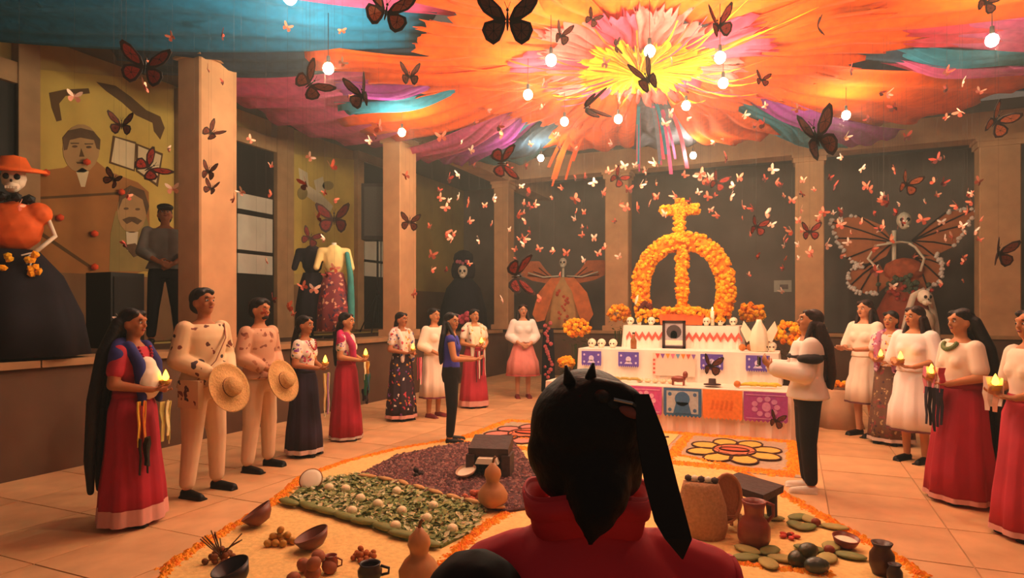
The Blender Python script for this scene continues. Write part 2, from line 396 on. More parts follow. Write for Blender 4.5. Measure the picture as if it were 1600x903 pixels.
# long underlying bands seen beyond the short ones
for (a, b, c, r) in ((183, 205, 'p', 6.1), (200, 212, 'd', 6.6), (160, 184, 'p', 6.35), (128, 150, 't', 6.1), (88, 110, 'g', 4.6), (20, 40, 'd', 6.6), (6, 20, 'k', 6.0)):
    strip(a + A, b + A, 1.5, r, c, CZ + .17, CZ + .12, rag=.01)
# pink petals and yellow heart around the hub
for k in range(16):
    a = k * 22.5 + random.uniform(-2, 2); strip(a - 13, a + 13, .55, random.uniform(1.25, 1.75), 's' if k % 3 else 'k', CZ - .06, CZ + .03, sag=-.02, rag=.15, name='hub_petal', nr=8)
for k in range(14):
    a = k * 360 / 14; strip(a - 15, a + 15, .03, random.uniform(.75, 1.0), 'y', CZ - .17, CZ - .03, sag=-.03, rag=.25, name='hub_petal', nr=8)
# drooping streamers: narrow ribbons gathered at the hub
for k in range(34):
    a = random.uniform(0, 2 * pi); r0 = random.uniform(.3, .9); r1 = random.uniform(1.2, 2.4); m = MB(); n = 8; wd = random.uniform(.005, .012); vs = []
    dr = random.uniform(.03, .16)
    for i in range(n + 1):
        t = i / n; r = r0 + (r1 - r0) * t; z = -.18 + .1 * t - dr * sin(pi * t) * .7 - (dr * .6 * t)
        for sgn in (-1, 1): vs.append((cos(a) * r - sin(a) * wd * sgn, sin(a) * r + cos(a) * wd * sgn, z + .01 * sgn * sin(t * 9)))
    m.add(vs, [(2 * i, 2 * i + 1, 2 * i + 3, 2 * i + 2) for i in range(n)])
    o = m.build('streamer', fab(random.choice('ooky')), can, fix=False); so = o.modifiers.new('t', 'SOLIDIFY'); so.thickness = .003
# long streamers hanging down behind the hub
for k in range(22):
    px = random.uniform(850, 900) if k < 8 else random.uniform(985, 1095); q = onY(px, 200, random.uniform(11.2, 12.2)) - HUB; wd = random.uniform(.015, .035); m = MB(); vs = []
    L = random.uniform(.3, .75); n = 10; s2 = Vector((q.x, q.y)).normalized()
    for i in range(n + 1):
        t = i / n; rr = .55 + .45 * t; z = .02 - L * t ** 2.2
        for sgn in (-1, 1): vs.append((q.x * rr + CY * wd * sgn, q.y * rr + SY * wd * sgn, z + .01 * sin(7 * t + k)))
    m.add(vs, [(2 * i, 2 * i + 1, 2 * i + 3, 2 * i + 2) for i in range(n)])
    o = m.build('streamer', fab('o' if k < 8 else random.choice('pgtk')), can, fix=False); so = o.modifiers.new('t', 'SOLIDIFY'); so.thickness = .003
tag(MB().lathe([(0, -.30), (.07, -.28), (.1, -.2), (.05, -.05), (.02, .5)], n=12).build('hub_knot', fab('y'), can, True))

BG = emit('bulb_glass_lit', BULB_COL, BULB_W)
SOCK = mat('bulb_socket', '#1A1412', .5)
bulb_me = MB().ell((0, 0, 0), (.055, .055, .062), sub=2).mesh('bulb_glass', BG, True)
sock_me = MB().cone((0, 0, .05), (0, 0, .13), .022, .018, 10).mesh('socket', SOCK)
cord_me = MB().cone((0, 0, 0), (0, 0, 1), .004, .004, 5).mesh('cord', SOCK)
BULBS = [(513, 107, 4.15, 'lit bulb hanging alone at the left, before the blue strip'), (628, 207, 4.3, 'lit bulb above the second left column'), (825, 148, 4.25, 'lit bulb left of the hub, below the orange strip'),
         (861, 94, 4.2, 'lit bulb just left of the yellow heart'), (882, 190, 4.25, 'lit bulb below and left of the yellow heart'), (966, 186, 4.25, 'lit bulb straight below the yellow heart'),
         (1015, 80, 4.22, 'largest lit bulb inside the yellow heart'), (1125, 90, 4.2, 'upper lit bulb right of the yellow heart'), (1130, 130, 4.25, 'lower lit bulb right of the yellow heart'),
         (1072, 165, 4.3, 'lit bulb below and right of the yellow heart'), (845, 247, 4.35, 'small far bulb under the hanging orange strips'), (1083, 243, 4.35, 'small far bulb above the marigold cross'),
         (1322, 180, 4.3, 'lit bulb against the magenta fabric at the right'), (1550, 63, 4.15, 'lit bulb at the far right, before pink fabric')]
def bulb(x, y, z, lab):
    b = empty('light_bulb', (x, y, z), 0, lab, 'bulb', 'bulbs strung under the canopy')
    link('bulb_glass', bulb_me, b); link('socket', sock_me, b); c = link('cord', cord_me, b); c.location = (0, 0, .12); c.scale = (1, 1, CZ - z - .1)
for px, py, z, lab in BULBS:
    p = fl(px, py, z); bulb(p.x, p.y, z, lab)
# the string goes on behind the frame's top edge, over the near half of the courtyard
for x, y in ((-3.9, 4.2), (-1.2, 4.0), (1.6, 4.6)):
    bulb(x, y, 4.25, 'lit bulb over the near half of the courtyard, above the picture')

# ================================================================== FLOOR CARPET
ORP = mat('marigold_petal', '#FF9A12', .75, .2, 30, rnd=.0)
ORP2 = mat('marigold_petal_deep', '#FA7C08', .75, .2, 30)
SAND = mat('pale_sawdust', '#E8BE76', .95, .12, 30, .3)
def petals(name, path, wd, dens, lab, mats=(ORP, ORP2), hgt=.02, sz=.022):
    m = MB()
    for i in range(len(path) - 1):
        a, b = Vector(path[i]), Vector(path[i + 1]); L = (b - a).length; d = (b - a).normalized(); nn = Vector((-d.y, d.x, 0))
        for k in range(int(L * dens)):
            s = random.gauss(0, .36); p = a + d * random.uniform(0, L) + nn * wd * max(-1, min(1, s))
            h = hgt * (1 - min(1, abs(s)) * .6) * random.uniform(.4, 1.6); r = sz * random.uniform(.6, 1.5); t = random.uniform(0, 6); m.cur = random.random() < .35
            # a crumpled petal: five-sided little dome
            c = p + Vector((0, 0, h)); vs = [c + Vector((0, 0, r * .5))] + [p + Vector((cos(t + q * 1.2566) * r, sin(t + q * 1.2566) * r, random.uniform(0, h * .9) + .004)) for q in range(5)]
            m.add(vs, [(0, 1 + q, 1 + (q + 1) % 5) for q in range(5)])
    o = m.build(name, list(mats), fix=False)
    return tag(o, lab, 'petals', kind='stuff')
outline_px = [(262, 893), (300, 866), (360, 830), (430, 790), (470, 750), (540, 724), (620, 704), (700, 690), (750, 684)]
left = [fl(*p) for p in outline_px]
rightp = [fl(*p) for p in [(1130, 728), (1200, 762), (1260, 797), (1330, 838), (1400, 875), (1440, 905)]]
near = [Vector((.2, 3.3, 0)), Vector((-.7, 2.3, 0)), Vector((-1.9, 1.9, 0)), Vector((-2.9, 2.1, 0))]
top = [fl(850, 690), fl(950, 695), fl(1050, 712)]
ring = left + top + rightp + near
m = MB(); m.prism([p + Vector((0, 0, .010)) for p in ring], (0, 0, 1), .012)
tag(m.build('sawdust_carpet', SAND), 'round pale sawdust carpet with bowls, gourds and nopales on the floor', 'carpet')
petals('petal_border', left + top + rightp, .075, 700, 'orange marigold petal border curving round the floor carpet')
petals('petal_border', rightp[-1:] + near + left[:1], .06, 200, 'orange petal border at the near rim of the carpet by the red vest')
# quarter dividers
cq = fl(800, 800)
petals('petal_divider', [fl(690, 893), fl(740, 838), cq + Vector((0, 0, 0))], .085, 900, 'orange petal line between the green bed and the red vest')
petals('petal_divider', [fl(1140, 884), fl(1190, 890), fl(1300, 903)], .07, 600, 'orange petal line below the nopal leaves at the lower right')
# bed polygons
def bed(name, pts, m_, th, lab, cat='bed'):
    m = MB(); m.prism([Vector((p.x, p.y, .022)) for p in pts], (0, 0, 1), th); return tag(m.build(name, m_), lab, cat)
GB = [fl(*p) for p in [(445, 790), (480, 758), (560, 748), (640, 768), (760, 800), (735, 838), (690, 862), (640, 852), (560, 822), (500, 805)]]
PB = [fl(*p) for p in [(560, 748), (620, 716), (700, 700), (800, 690), (850, 760), (830, 800), (790, 806), (700, 785)]]
bed('herb_bed', GB, mat('bed_green', '#6F7C45', .95, .3, 22, .5), .02, 'green bed of chopped leaves with white eggs')
bed('bean_bed', PB, mat('bed_purple', '#5B3A3C', .95, .3, 30, .5), .02, 'dark purple bed of seeds around the stone grinder')
def inside(p, poly):
    c = False; n = len(poly); j = n - 1
    for i in range(n):
        if (poly[i].y > p[1]) != (poly[j].y > p[1]) and p[0] < (poly[j].x - poly[i].x) * (p[1] - poly[i].y) / (poly[j].y - poly[i].y) + poly[i].x: c = not c
        j = i
    return c
def scatter(name, poly, n, mats, lab, shape):
    xs = [p.x for p in poly]; ys = [p.y for p in poly]; m = MB(); k = 0
    while k < n:
        p = (random.uniform(min(xs), max(xs)), random.uniform(min(ys), max(ys)))
        if not inside(p, poly): continue
        k += 1; m.cur = random.randrange(len(mats)); shape(m, Vector((p[0], p[1], .045)))
    return tag(m.build(name, mats, fix=False), lab, 'scatter', kind='stuff')
def leafy(m, p):
    t = random.uniform(0, 6.28); L = random.uniform(.03, .07); d = Vector((cos(t), sin(t), random.uniform(-.1, .5))); n_ = Vector((-sin(t), cos(t), 0)) * L * .3
    m.add([p, p + d * L * .5 + n_ + Vector((0, 0, .012)), p + d * L, p + d * L * .5 - n_], [(0, 1, 2), (0, 2, 3)])
def bean(m, p):
    vs, fs = ico_data(1); r = random.uniform(.010, .018); m.add([p + Vector((v.x * r * 1.4, v.y * r, v.z * r * .8 - .002)) for v in vs[:12]], [f for f in fs if max(f) < 12] or [])
def bean2(m, p):
    r = random.uniform(.011, .02); t = random.uniform(0, 3); d = Vector((cos(t), sin(t), 0)) * r * 1.5; n_ = Vector((-sin(t), cos(t), 0)) * r; u = Vector((0, 0, r * .9))
    m.add([p + d, p + n_, p - d, p - n_, p + u], [(0, 1, 4), (1, 2, 4), (2, 3, 4), (3, 0, 4)])
scatter('chopped_leaves', GB, 2600, [mat('leaf_a', '#A0A468', .8, .2, 20), mat('leaf_b', '#7F8850', .8, .2, 20), mat('leaf_c', '#C6BE90', .8, .2, 20)], 'chopped green leaves covering the green bed', leafy)
scatter('purple_seeds', PB, 3200, [mat('seed_a', '#7A4C4A', .7, .2, 20), mat('seed_b', '#96685F', .7, .2, 20), mat('seed_c', '#5A3836', .7, .2, 20)], 'purple brown seeds covering the dark bed', bean2)
# altar-side rectangular panels
def recp(x0, x1, y0, y1): return [Vector((x0, y0, 0)), Vector((x1, y0, 0)), Vector((x1, y1, 0)), Vector((x0, y1, 0))]
PX = [-3.75, -2.5, -1.22, .0]; PY0, PY1 = 6.75, 8.4
m = MB(); m.prism([p + Vector((0, 0, .01)) for p in recp(PX[0] - .1, PX[3] + .1, PY0 - .1, PY1 + .1)], (0, 0, 1), .008)
tag(m.build('sand_panel', mat('panel_grey_sand', '#B49A80', .95, .12, 30, .2)), 'rectangular sand panel before the altar with flower drawings', 'carpet')
petals('petal_border', [Vector((PX[0], PY0, 0)), Vector((PX[3], PY0, 0))], .12, 1100, 'orange petal band between round carpet and flower panels', sz=.03)
petals('petal_border', [Vector((PX[0], PY1, 0)), Vector((PX[3], PY1, 0))], .08, 700, 'orange petal band along the foot of the altar', sz=.028)
for k, x in enumerate(PX):
    petals('petal_border', [Vector((x, PY0, 0)), Vector((x, PY1, 0))], .08, 800, ['orange petal band at the left end of the panels', 'orange petal band hidden mostly by the dark haired head', 'orange petal band left of the large flower panel', 'orange petal band by the white sneakers'][k], sz=.028)
def drawing(cx, cy, sx, sy, petc, midc, lab):
    e = empty('flower_drawing', (cx, cy, .018), 0, lab, 'drawing'); INK = mat('dark_seed_line', '#4A2A1C', .9, .2, 20)
    def blob(pts, m_, h, nm):
        m = MB(); m.prism([(p[0] * sx, p[1] * sy, .0) for p in pts], (0, 0, 1), h); o = m.build(nm, m_, e)
        m = MB(); cl = [(p[0] * sx, p[1] * sy, h) for p in pts]; m.tube(cl + cl[:2], .012, 5, False); m.build('outline', INK, o, fix=False); return o
    for k in range(8):
        a = k * pi / 4 + .39; c_ = (cos(a) * .66, sin(a) * .66)
        pts = []
        for i in range(14):
            t = 2 * pi * i / 14; u, v = .34 * cos(t), .27 * sin(t); pts.append((c_[0] + u * cos(a) - v * sin(a), c_[1] + u * sin(a) + v * cos(a)))
        blob(pts, petc, .006 + .001 * k, 'petal')
    blob([(cos(2 * pi * i / 20) * .44, sin(2 * pi * i / 20) * .44) for i in range(20)], midc, .018, 'flower_center')
    blob([(cos(2 * pi * i / 20) * .3, sin(2 * pi * i / 20) * .14) for i in range(20)], mat('red_sawdust', '#D8583A', .9, .15, 20), .024, 'flower_heart')
YS = mat('yellow_sawdust', '#E0AE50', .95, .12, 20); RS = mat('salmon_sawdust', '#DE7650', .95, .12, 20); PS = mat('pink_sawdust', '#D08272', .95, .12, 20)
drawing((PX[2] + PX[3]) / 2, (PY0 + PY1) / 2, .52, .68, YS, RS, 'yellow petalled flower drawn in sawdust right of the bow ribbon')
drawing((PX[0] + PX[1]) / 2, (PY0 + PY1) / 2, .52, .68, PS, RS, 'pinkish flower drawn in sawdust left of the dark haired head')
e = empty('figure_drawing', ((PX[1] + PX[2]) / 2, (PY0 + PY1) / 2, .018), 0, 'dark branching figure drawn on pale sand right of the dark ribbon', 'drawing')
m = MB(); m.box((0, 0, .004), (1.05, 1.45, .008)); m.build('drawing_ground', SAND, e)
for k in range(9):
    a = -1.2 + k * .3; m = MB(); m.tube([(sin(a) * .1, .1, .012), (sin(a) * .3, .3 + .1 * cos(a), .012), (sin(a) * .42 + .05, .42 + .15 * cos(a), .012)], .014, 5); m.build('outline', mat('dark_seed_line', '#4A2A1C'), e, fix=False)

# ================================================================== FLOOR OBJECTS
CLAY = mat('brown_clay', '#7A4230', .45, .15, 8, .1, spec=.5); DCLAY = mat('black_clay', '#2B2024', .4, .15, 8, .1, spec=.5)
RCLAY = mat('red_clay', '#8A3A26', .35, .15, 8, .1, spec=.6); GOURD = mat('gourd_skin', '#B98152', .5, .2, 7, .1, spec=.4)
WHITE = mat('white_thing', '#F0E2C4', .7, .06, 8)
def Rt(ax, an): return Matrix.Rotation(an, 3, ax)
def bowl(px, py, r, h, m_, lab, tilt=(0, 0), z=.022, nm='clay_bowl', fill=None):
    p = fl(px, py, z); o = empty(nm, p, 0, lab, 'bowl'); R = Rt('X', tilt[0]) @ Rt('Y', tilt[1])
    zt = r * max(abs(sin(tilt[0])), abs(sin(tilt[1]))) * .6
    MB().lathe([(0, 0), (r * .45, 0), (r * .8, h * .4), (r, h), (r * .94, h * .99), (r * .72, h * .42), (r * .3, h * .12), (0, h * .12)], (0, 0, zt), 24, R).build('bowl_body', m_, o, True)
    MB().tube([tuple(R @ Vector((r * .97 * cos(t * pi / 12), r * .97 * sin(t * pi / 12), h)) + Vector((0, 0, zt))) for t in range(25)], r * .035, 6, False).build('rim', m_, o, True)
    if fill: MB().lathe([(0, h * .75), (r * .5, h * .78), (r * .88, h * .7)], (0, 0, zt), 20, R).build('filling', fill, o, True)
    return o
bowl(412, 822, .115, .10, CLAY, 'brown clay bowl tipped by the orange border, nearest the green bed', (.35, -.5))
bowl(494, 858, .115, .09, CLAY, 'brown clay bowl on the sand right of the fruit pile', (.25, -.3))
bowl(370, 918, .105, .12, DCLAY, 'black clay pot by the branchy twigs, cut by the lower edge', (.3, -.15))
bowl(1320, 856, .085, .07, RCLAY, 'small red bowl with white filling beside the orange border', (.1, .1), fill=WHITE)
bowl(730, 745, .10, .05, mat('pale_gourd', '#C9A080', .6, .1), 'shallow pale bowl on the purple bed', (.35, -.1), .05, fill=WHITE)
def mug(px, py, r, h, m_, lab, z=.022, fill=None, prof=None, handle=True, nm='clay_mug'):
    p = fl(px, py, z); o = empty(nm, p, 0, lab, 'cup')
    pr_ = prof or [(0, 0), (r * .7, 0), (r, h * .3), (r * 1.02, h * .6), (r * .8, h * .85), (r * .9, h), (r * .8, h), (r * .7, h * .85), (r * .85, h * .5), (0, h * .4)]
    MB().lathe(pr_, (0, 0, 0), 22).build('body', m_, o, True)
    if handle: MB().tube([(r * .9 * CY, r * .9 * SY, h * .85), (r * 1.6 * CY, r * 1.6 * SY, h * .7), (r * 1.55 * CY, r * 1.55 * SY, h * .4), (r * .95 * CY, r * .95 * SY, h * .3)], r * .12, 6).build('handle', m_, o, True)
    if fill: MB().lathe([(0, h * .8), (r * .74, h * .8)], (0, 0, 0), 16).build('filling', fill, o, True)
    return o
mug(517, 893, .042, .10, RCLAY, 'small reddish clay cup with white top near the potatoes', fill=WHITE)
mug(578, 906, .07, .10, DCLAY, 'black clay mug beside the gourd at the lower edge')
# eggs / onion heads on the green bed
EGG = mat('egg_shell', '#F2DDAE', .5, .05, 6)
eg = MB().ell((0, 0, .026), (.04, .04, .036), sub=3).mesh('white_egg', EGG, True)
for k, (x, y) in enumerate([(514, 766), (540, 768), (563, 783), (590, 792), (550, 803), (620, 772), (628, 803), (618, 827), (677, 795), (667, 815), (707, 832)]):
    o = link('white_egg', eg); o.location = fl(x, y, .045); o.rotation_euler = (0, 0, random.uniform(0, 3)); tag(o, 'round white egg resting among chopped leaves of the green bed', 'egg', 'eggs on the green bed')
# leaves along the bed rims
LF = mat('cactus_leaf', '#7C8046', .6, .2, 8, .15); LF2 = mat('husk_leaf', '#A89A58', .7, .2, 8, .15); HUSK = mat('corn_husk', '#C99A62', .8, .15, 10, .1)
def leafm(m_, nm, L=1.0, wd=.3, th=.05):
    m = MB(); m.ell((0, 0, th * .6), (L / 2, wd / 2, th / 2), sub=2); return m.mesh(nm, m_, True)
rim = leafm(LF, 'agave_leaf', .27, .095, .045); husk = leafm(HUSK, 'corn_husk', .2, .06, .035)
def row(pts, me, nm, lab, cat, grp, n, z=.03, turn=.2):
    pts = [fl(*p) for p in pts]; tot = sum((pts[i + 1] - pts[i]).length for i in range(len(pts) - 1))
    for k in range(n):
        d = tot * (k + .5) / n; i = 0
        while i < len(pts) - 2 and d > (pts[i + 1] - pts[i]).length: d -= (pts[i + 1] - pts[i]).length; i += 1
        dv = (pts[i + 1] - pts[i]).normalized(); p = pts[i] + dv * d; o = link(nm, me); o.location = (p.x, p.y, z); o.rotation_euler = (0, random.uniform(-.05, .05), atan2(dv.y, dv.x) + random.uniform(-turn, turn))
        tag(o, lab, cat, grp)
row([(436, 792), (480, 800), (530, 815), (600, 835), (680, 866)], rim, 'agave_leaf', 'long dark green leaf edging the green bed on the sand side', 'leaf', 'leaves edging the green bed', 8, turn=.38)
row([(560, 752), (620, 762), (700, 786), (790, 808)], husk, 'corn_husk', 'tan corn husk in the line between green and purple beds', 'husk', 'husks between the beds', 8, .045, .35)
nop = leafm(LF, 'nopal_pad', .2, .12, .03); nop2 = leafm(LF2, 'nopal_pad', .2, .12, .03)
for k, (cx, cy, grp_lab, n) in enumerate(((1192, 872, 'green nopal pad beside the clay jug foot', 5), (1232, 815, 'pale nopal pad near the right petal border, behind the red flower', 3), (1275, 822, 'nopal pad touching the orange border above the red bowl', 3), (1296, 866, 'nopal pad right of the three avocados', 4))):
    c = fl(cx, cy, .022)
    for i in range(n):
        a = i * 2 * pi / n + k; o = link('nopal_pad', nop if (i + k) % 2 else nop2); o.location = c + Vector((cos(a) * .12, sin(a) * .12, 0)); o.rotation_euler = (0, 0, a); tag(o, grp_lab, 'leaf', 'nopal pads cluster %s' % ['by the jug', 'behind the red flower', 'at the border', 'by the avocados'][k])
    if k in (2, 3):
        o = MB().ell((0, 0, .03), (.035, .035, .03), sub=2).build('prickly_pear', mat('prickly_red', '#8E3A1E', .5), None, True); o.location = c; tag(o, ['', '', 'red prickly pear amid the pads touching the border', 'red prickly pear amid the pads right of the avocados'][k], 'fruit')
AV = mat('avocado_skin', '#3C3A18', .4, .2, 30, .2, spec=.5); AV2 = mat('avocado_skin_grey', '#3A4238', .35, .2, 30, .2, spec=.6)
for (x, y, z, m_, lab) in ((1246, 884, .022, AV, 'left avocado of the three piled on the sand'), (1275, 895, .022, AV2, 'front greyish avocado of the three piled on the sand'), (1262, 872, .065, AV, 'topmost avocado of the three piled on the sand')):
    o = MB().ell((0, 0, .045), (.07, .052, .05), sub=3).ell((.03, 0, .045), (.055, .04, .04), sub=2).build('avocado', m_, None, True); o.location = fl(x, y, z); o.rotation_euler = (0, 0, random.uniform(0, 3)); tag(o, lab, 'avocado')
# red flower on sand
p = fl(1233, 840, .022); o = empty('red_flower', p, 0, 'small red flower lying on the sand in front of the nopales', 'flower')
for k in range(5): MB().ell((cos(k * 1.256) * .045, sin(k * 1.256) * .045, .015), (.03, .02, .012), Rt('Z', k * 1.256), 2).build('petal', mat('petal_red', '#C2402A', .6), o, True)
MB().ell((0, 0, .02), .018, sub=2).build('flower_center', mat('petal_dark', '#7A2A1A', .6), o, True)
# piles
def pile(nm, px, py, n, r, sp, m_, lab, cat, grp):
    c = fl(px, py, .022); me = MB().ell((0, 0, 0), (r * 1.15, r * .95, r * .9), sub=2).mesh(nm, m_, True)
    for k in range(n):
        lvl = 0 if k < n * .62 else (1 if k < n * .9 else 2); a = random.uniform(0, 6.28); q = sp * (1 - lvl * .4) * sqrt(random.random())
        if lvl == 0: a = k * 2.4; q = sp * sqrt((k + .5) / (n * .62))
        o = link(nm, me); o.location = c + Vector((cos(a) * q, sin(a) * q, r * (.9 + lvl * 1.4))); o.rotation_euler = (random.random(), random.random(), random.random() * 3); tag(o, lab, cat, grp)
pile('small_fruit', 438, 850, 13, .026, .085, mat('fruit_ochre', '#C08A34', .5, .25, 4), 'small ochre fruit in the pile between the two brown bowls', 'fruit', 'ochre fruit pile')
pile('peanut', 567, 872, 18, .018, .08, mat('peanut_shell', '#B0602E', .8, .2, 30, .3), 'reddish peanut in the round heap above the black mug', 'nut', 'peanut heap')
pile('sweet_potato', 478, 903, 6, .045, .14, mat('potato_skin', '#9A5A3C', .7, .2, 12, .2), 'brown sweet potato in the heap at the lower edge', 'potato', 'sweet potatoes at the lower edge')
pile('dry_pod', 346, 876, 16, .02, .11, mat('pod_brown', '#7E4A26', .7, .25, 20, .3), 'brown dry pod in the twiggy heap behind the black pot', 'pod', 'dry pods with twigs')
pile('corn_cob', 742, 783, 7, .03, .08, mat('corn_red', '#C06040', .6, .3, 60, .5), 'reddish corn cob heaped left of the bottle gourd', 'corn', 'red corn heap on the purple bed')
pile('bread_roll', 655, 745, 4, .028, .06, mat('dark_bread', '#30201E', .7), 'dark stone piece on the purple bed left of the white bowl', 'stone', 'dark stones on the purple bed')
o = empty('twig_bundle', fl(346, 876, .03), 0, 'thin brown twigs sticking out of the pod heap', 'twigs')
for k in range(14):
    a = random.uniform(0, 6.28); MB().tube([(0, 0, .03), (cos(a) * .06, sin(a) * .06, .09), (cos(a) * .12, sin(a) * .12, random.uniform(.1, .17))], .004, 4).build('twig', mat('twig', '#5A3A20'), o)
# gourds
def gourd(px, py, k, lab, z=.022):
    o = empty('bottle_gourd', fl(px, py, z), 0, lab, 'gourd')
    MB().lathe([(0, 0), (.09 * k, .01 * k), (.145 * k, .07 * k), (.15 * k, .13 * k), (.11 * k, .2 * k), (.065 * k, .245 * k), (.07 * k, .28 * k), (.085 * k, .32 * k), (.075 * k, .37 * k), (.04 * k, .41 * k), (.02 * k, .44 * k), (0, .44 * k)], n=24).build('gourd_body', GOURD, o, True)
    MB().tube([(0, 0, .43 * k), (.012 * k, 0, .48 * k), (.03 * k, 0, .50 * k)], .013 * k, 8).build('stem', mat('gourd_stem', '#6E5030', .8), o, True)
gourd(655, 918, .78, 'tan bottle gourd at the lower edge before the green bed')
gourd(770, 792, .80, 'shiny bottle gourd on the purple bed beside the red collar', .045)
# tilted white disc (cut gourd / tortilla basket)
o = empty('tortilla_basket', fl(487, 766, 0), 0, 'round basket with white cloth tilted on the floor left of the green bed', 'basket')
R_ = Rt('Z', YAW) @ Rt('X', radians(52))
MB().lathe([(0, -.05), (.08, -.05), (.095, .0), (.105, .03), (.09, .03), (0, .02)], (0, 0, .085), 26, R_).build('basket_shell', mat('basket_straw', '#8A5A34', .8, .2, 40, .3), o, True)
MB().lathe([(0, .045), (.06, .043), (.092, .035), (.096, .028)], (0, 0, .085), 26, R_).build('cloth', WHITE, o, True)
# metate (black stove block) on the purple bed
STN = mat('basalt', '#4B3A37', .7, .2, 25, .3)
p = fl(766, 740, .045); o = empty('grinding_stone', p, YAW * .6, 'dark stone grinder with white dough behind the bottle gourd', 'grinder')
MB().box((0, .05, .25), (.38, .30, .10), R=Rt('X', .25)).build('slab', STN, o)
MB().box((-.17, 0, .1), (.08, .24, .2)).build('leg', STN, o); MB().box((.17, 0, .1), (.08, .24, .2)).build('leg', STN, o); MB().box((0, .14, .09), (.26, .06, .18)).build('back_leg', DCLAY, o)
MB().box((0, -.13, .155), (.22, .1, .05), taper=.8).build('dough', WHITE, o)
# lower right metate
p = fl(1172, 812, .022); o = empty('grinding_stone', p, YAW + pi / 4, 'large dark slab grinder behind the clay jug', 'grinder')
MB().box((0, 0, .25), (.36, .36, .055), R=Rt('X', .1)).build('slab', STN, o)
for x, y in ((-.12, -.12), (.12, -.12), (0, .13)): MB().cone((x, y, 0), (x * .9, y * .9, .23), .035, .05, 10).build('leg', STN, o)
p = fl(1178, 852, .022); o = empty('clay_jug', p, 0, 'glazed brown clay jug with handle before the dark slab', 'jug')
MB().lathe([(0, 0), (.085, 0), (.105, .05), (.105, .13), (.085, .17), (.06, .20), (.065, .25), (.08, .30), (.07, .30), (.05, .25), (.05, .2), (0, .19)], n=26).build('jug_body', RCLAY, o, True)
MB().tube([(.075 * CY, .075 * SY, .29), (.13 * CY, .13 * SY, .27), (.13 * CY, .13 * SY, .2), (.09 * CY, .09 * SY, .16)], .012, 8).build('handle', RCLAY, o, True)
# dark jars lower right
for (x, y, k, m_, lab) in ((1378, 897, 1.0, mat('dark_jar', '#4A2A1C', .4, .2, 8, spec=.5), 'tall dark clay jar at the right petal border'), (1398, 912, .6, DCLAY, 'short grey clay jar in front of the tall dark jar')):
    o = empty('clay_jar', fl(x, y, .022), 0, lab, 'jar')
    MB().lathe([(0, 0), (.05 * k, 0), (.07 * k, .06 * k), (.068 * k, .12 * k), (.045 * k, .16 * k), (.06 * k, .19 * k), (.05 * k, .19 * k), (0, .15 * k)], n=22).build('jar_body', m_, o, True)
# woven chair-like stand and sack behind jug
o = empty('jute_sack', fl(1096, 842, .0), 0, 'tan jute sack with pieces on top behind the red shoulder', 'sack')
SK = mat('jute', '#B98A62', .9, .15, 50, .5)
m = MB(); m.rings([(0, .15, .1), (.1, .17, .12), (.25, .16, .11), (.36, .13, .09), (.4, .12, .08)], 24, fold=lambda t, j: .05 * sin(5 * t + j * 4)); m.build('sack_body', SK, o, True)
for k in range(5): MB().ell((-.09 + .045 * k, 0, .42), (.03, .03, .025), sub=1).build('sack_piece', WHITE if k % 2 else STN, o, True)
o = empty('woven_chair', fl(1136, 838, .0), YAW, 'small wooden chair back with oval frame left of the clay jug', 'chair')
m = MB(); m.tube([(.1 * cos(t * pi / 10), 0, .27 + .17 * sin(t * pi / 10)) for t in range(21)], .013, 8, False); m.build('back_frame', mat('chair_wood', '#B87A50', .5), o, True)
MB().lathe([(0, 0), (.1, 0)], (0, 0, 0), 20).build('back_weave', mat('weave', '#A9714C', .8, .1, 60, .3), o)
o.children[-1].rotation_euler = (pi / 2, 0, 0); o.children[-1].location = (0, 0, .27); o.children[-1].scale = (1, 1.7, 1)
for x in (-.09, .09):
    MB().cone((x, 0, 0), (x, 0, .16), .014, .014, 8).build('leg', mat('chair_wood', '#B87A50'), o, True); MB().cone((x, .17, 0), (x, .17, .14), .014, .014, 8).build('leg', mat('chair_wood', '#B87A50'), o, True)
MB().box((0, .09, .14), (.22, .2, .02)).build('seat', mat('weave', '#A9714C'), o)
